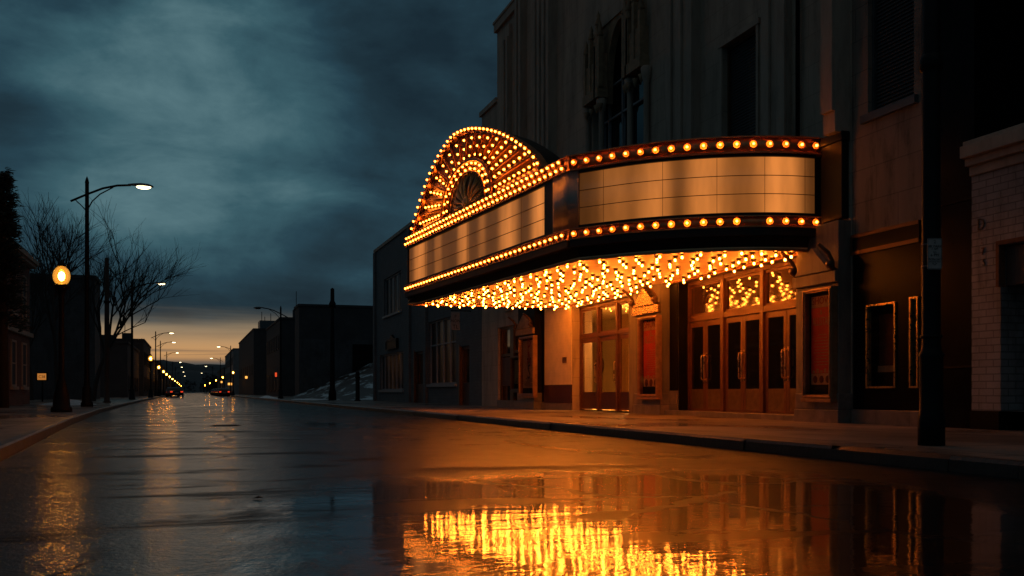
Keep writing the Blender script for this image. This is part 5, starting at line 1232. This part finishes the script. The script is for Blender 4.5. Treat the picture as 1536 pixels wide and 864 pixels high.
# ------------------------------------------------------------------ snow
def heap(name, label, cx, cy, rx, ry, h, seed, n=22, kind='structure', z=SWZ):
    r2 = random.Random(seed); b = MB(); vs = []
    ph = [r2.uniform(0,6.28) for _ in range(6)]
    for i in range(n+1):
        for j in range(n+1):
            u, v = i/n*2-1, j/n*2-1; d = math.sqrt(u*u+v*v)
            f = max(0, 1-d)**0.8
            zz_ = h*f*(0.75+0.18*math.sin(4.1*u+ph[0])+0.15*math.sin(5.3*v+ph[1])+0.08*math.sin(11*u+9*v+ph[2]))-0.05
            vs.append((cx+u*rx, cy+v*ry, z+zz_))
    b.add(vs, [(i*(n+1)+j, (i+1)*(n+1)+j, (i+1)*(n+1)+j+1, i*(n+1)+j+1) for i in range(n) for j in range(n)], True)
    o = b.build(name, 'snow'); o['kind'] = kind; o['label'] = label; return o
# sloping lot between the grey building and the hall: earth bank with old snow
b = MB(); nx, ny = 26, 40; vs = []
r2 = random.Random(2)
for i in range(nx+1):
    for j in range(ny+1):
        x = 9.0+i*(26.0-9.0)/nx; y = 70.5+j*(117.6-70.5)/ny
        rise = 4.2*max(0, min(1, (x-11.0)/10.0))**1.1*max(0, min(1, (y-72)/14.0)) 
        vs.append((x, y, SWZ+0.012+rise+0.10*math.sin(x*1.7+y*0.31)*min(1, rise)+r2.uniform(-0.03,0.03)*min(1, rise*2)))
b.add(vs, [(i*(ny+1)+j, (i+1)*(ny+1)+j, (i+1)*(ny+1)+j+1, i*(ny+1)+j+1) for i in range(nx) for j in range(ny)], True)
def bank_mat():
    m = bpy.data.materials.new('snowy_bank'); m.use_nodes = True; t = m.node_tree; n = t.nodes; l = t.links; p = n['Principled BSDF']
    tcn = n.new('ShaderNodeTexCoord'); mp = n.new('ShaderNodeMapping'); l.new(tcn.outputs['Object'], mp.inputs[0]); mp.inputs['Scale'].default_value = (0.55,0.16,0.8); mp.inputs['Rotation'].default_value = (0,0,0.25)
    ns = n.new('ShaderNodeTexNoise'); l.new(mp.outputs[0], ns.inputs['Vector']); ns.inputs['Scale'].default_value = 1.4; ns.inputs['Detail'].default_value = 7; ns.inputs['Roughness'].default_value = 0.62
    r = n.new('ShaderNodeValToRGB'); l.new(ns.outputs['Fac'], r.inputs[0]); e = r.color_ramp.elements
    e[0].position = 0.53; e[0].color = (0.022,0.02,0.017,1); e[1].position = 0.60; e[1].color = (0.42,0.55,0.60,1)
    l.new(r.outputs[0], p.inputs['Base Color']); p.inputs['Roughness'].default_value = 0.6
    bp = n.new('ShaderNodeBump'); bp.inputs['Strength'].default_value = 0.5; l.new(ns.outputs['Fac'], bp.inputs['Height']); l.new(bp.outputs[0], p.inputs['Normal']); MATS['snowy_bank'] = m
bank_mat()
struct(b.build('snow_bank', 'snowy_bank'))
heap('snow_heap', 'low dirty snow heap', -5.6, 52.0, 1.5, 4.0, 0.33, 4)
heap('snow_heap', 'flat snow patch', 9.0, 80.0, 1.6, 7.0, 0.22, 6)
heap('snow_heap', 'snow ridge by the kerb', 7.6, 104.0, 0.7, 14.0, 0.3, 8)

# ------------------------------------------------------------------ trees
def bare_tree(label, x, y, hgt, seed, lean=(0,0), spread=0.5):
    r3 = random.Random(seed); t = thing('bare_tree', label, 'tree', (x,y,SWZ), 'bare trees left of the street')
    tr = MB(); cr = MB()
    def limb(mb, p, d, ln, r0, r1, n, seg=4):
        pts = [p]; q = p.copy(); dd = d.copy()
        for i in range(seg):
            dd = (dd+Vector((r3.uniform(-1,1),r3.uniform(-1,1),r3.uniform(-0.5,0.7)))*0.13).normalized(); q = q+dd*(ln/seg); pts.append(q.copy())
        mb.tube(pts, [r0+(r1-r0)*i/seg for i in range(seg+1)], n, caps=False); return pts, dd
    def grow(p, d, ln, r, lev):
        if lev > 5: return
        pts, dd = limb(cr if lev > 0 else tr, p, d, ln, r, r*0.62, 6 if lev < 2 else (4 if lev < 4 else 3))
        k = (4, 4, 3, 3, 3, 0)[lev] + (1 if r3.random() < 0.4 and lev < 5 else 0)
        for i in range(k):
            j = r3.randint(2 if lev else 3, 4); ax = dd.orthogonal().normalized(); ax.rotate(Matrix.Rotation(r3.uniform(0,6.28), 3, dd))
            nd_ = (dd*(1.0 if i else 1.2)+ax*r3.uniform(0.35,0.95)*(spread*2)).normalized(); nd_.z += 0.30; nd_.normalize()
            grow(pts[j], nd_, ln*r3.uniform(0.62,0.86), r*(0.62 if i else 0.7)*r3.uniform(0.75,1), lev+1)
    grow(Vector((0,0,0)), Vector((lean[0],lean[1],1)).normalized(), hgt*0.36, hgt*0.014, 0)
    tr.build('trunk', 'bark', t); cr.build('crown', 'bark', t); return t
def lp(px, d): v = camplane(px, d); return v.x, v.y
x, y = lp(88, 62); bare_tree('tall leafless tree directly behind the nearest globe lamp', x, y, 11.6, 21)
x, y = lp(140, 66); bare_tree('leafless tree with branches reaching right over the street lamps', x, y, 11.8, 34, (0.12,0.0))
x, y = lp(48, 72); bare_tree('leafless tree beside the brick building corner on the left', x, y, 12.0, 47)
# evergreen at the left edge
def evergreen(label, x, y, hgt, seed):
    r3 = random.Random(seed); t = thing('evergreen_tree', label, 'tree', (x,y,SWZ))
    MB().tube([(0,0,0),(0,0,hgt*0.5),(0,0,hgt*0.96)], [0.2,0.13,0.03], 8).build('trunk', 'bark', t)
    b = MB()
    for k in range(240):
        f = r3.random()**0.8; z = hgt*(0.36+0.62*f); rr = (1-f)**0.7*hgt*0.085+0.1; an_ = r3.uniform(0,6.28); ln = rr*r3.uniform(0.7,1.15)
        base = Vector((0,0,z)); tip = Vector((math.cos(an_)*ln, math.sin(an_)*ln, z-ln*0.25+r3.uniform(-0.1,0.3)))
        for j in range(26):
            g = r3.uniform(0.15,1.0); c = base.lerp(tip, g)+Vector((r3.gauss(0,0.09),r3.gauss(0,0.09),r3.gauss(0,0.08)))
            d = Vector((math.cos(an_)+r3.uniform(-0.7,0.7), math.sin(an_)+r3.uniform(-0.7,0.7), r3.uniform(-0.3,0.5))).normalized()*r3.uniform(0.14,0.26); o2 = d.orthogonal().normalized()*0.045
            b.add([c-o2, c+o2, c+d], [(0,1,2)])
    b.build('crown', 'needles', t)
evergreen('dark evergreen rising at the left edge over the brick building', -6.75, 42.0, 9.0, 3)
evergreen('second dark evergreen squeezed against the brick building front', -6.95, 33.6, 6.6, 8) if False else None
# far wood either side of the road end, and the hills
def wood(name, pts, seed, hmin, hmax, label):
    r3 = random.Random(seed); b = MB()
    for (x, y, rx, ry, n) in pts:
        for k in range(n):
            cx, cy = x+r3.uniform(-rx,rx), y+r3.uniform(-ry,ry); h = r3.uniform(hmin,hmax); w_ = h*r3.uniform(0.22,0.38)
            for j in range(70):
                a = r3.uniform(0,6.28); zz_ = h*(0.15+0.85*r3.random()); rr = w_*math.sqrt(r3.random())*(1.15-zz_/h*0.75); c = Vector((cx+math.cos(a)*rr, cy+math.sin(a)*rr, zz_))
                s_ = r3.uniform(0.5,1.1); b.add([c+Vector((r3.uniform(-s_,s_),r3.uniform(-s_,s_),r3.uniform(-s_,s_))) for _ in range(3)], [(0,1,2)])
    o = b.build(name, 'twig_mass'); tag(o, label, 'wood', kind='stuff'); return o
wood('far_wood', [(26,560,14,60,26),(18,700,9,120,26),(-26,560,14,90,22),(-22,760,10,120,22),(0,960,60,20,40)], 4, 7, 13, 'dark wood closing the far end of the street')
r4 = random.Random(9)
def hill(name, y0, depth, base_h, var, seed, mat='hill_ground'):
    r3 = random.Random(seed); b = MB(); nx = 260; ph = [r3.uniform(0,6.28) for _ in range(6)]; vs = []
    for i in range(nx+1):
        x = -1800+i*3600/nx; h = base_h+var*(0.5*math.sin(x*0.0031+ph[0])+0.3*math.sin(x*0.0083+ph[1])+0.12*math.sin(x*0.031+ph[2]))+r3.uniform(-1,1)*base_h*0.03
        vs += [(x,y0,-2),(x,y0+depth*0.5,h*0.75),(x,y0+depth,h),(x,y0+depth*2,h*0.6)]
    b.add(vs, [(4*i+k,4*i+4+k,4*i+5+k,4*i+1+k) for i in range(nx) for k in range(3)], True); return struct(b.build(name, mat))
hill('hills', 1300, 500, 46, 12, 5)
hill('hills', 2200, 700, 84, 20, 12)
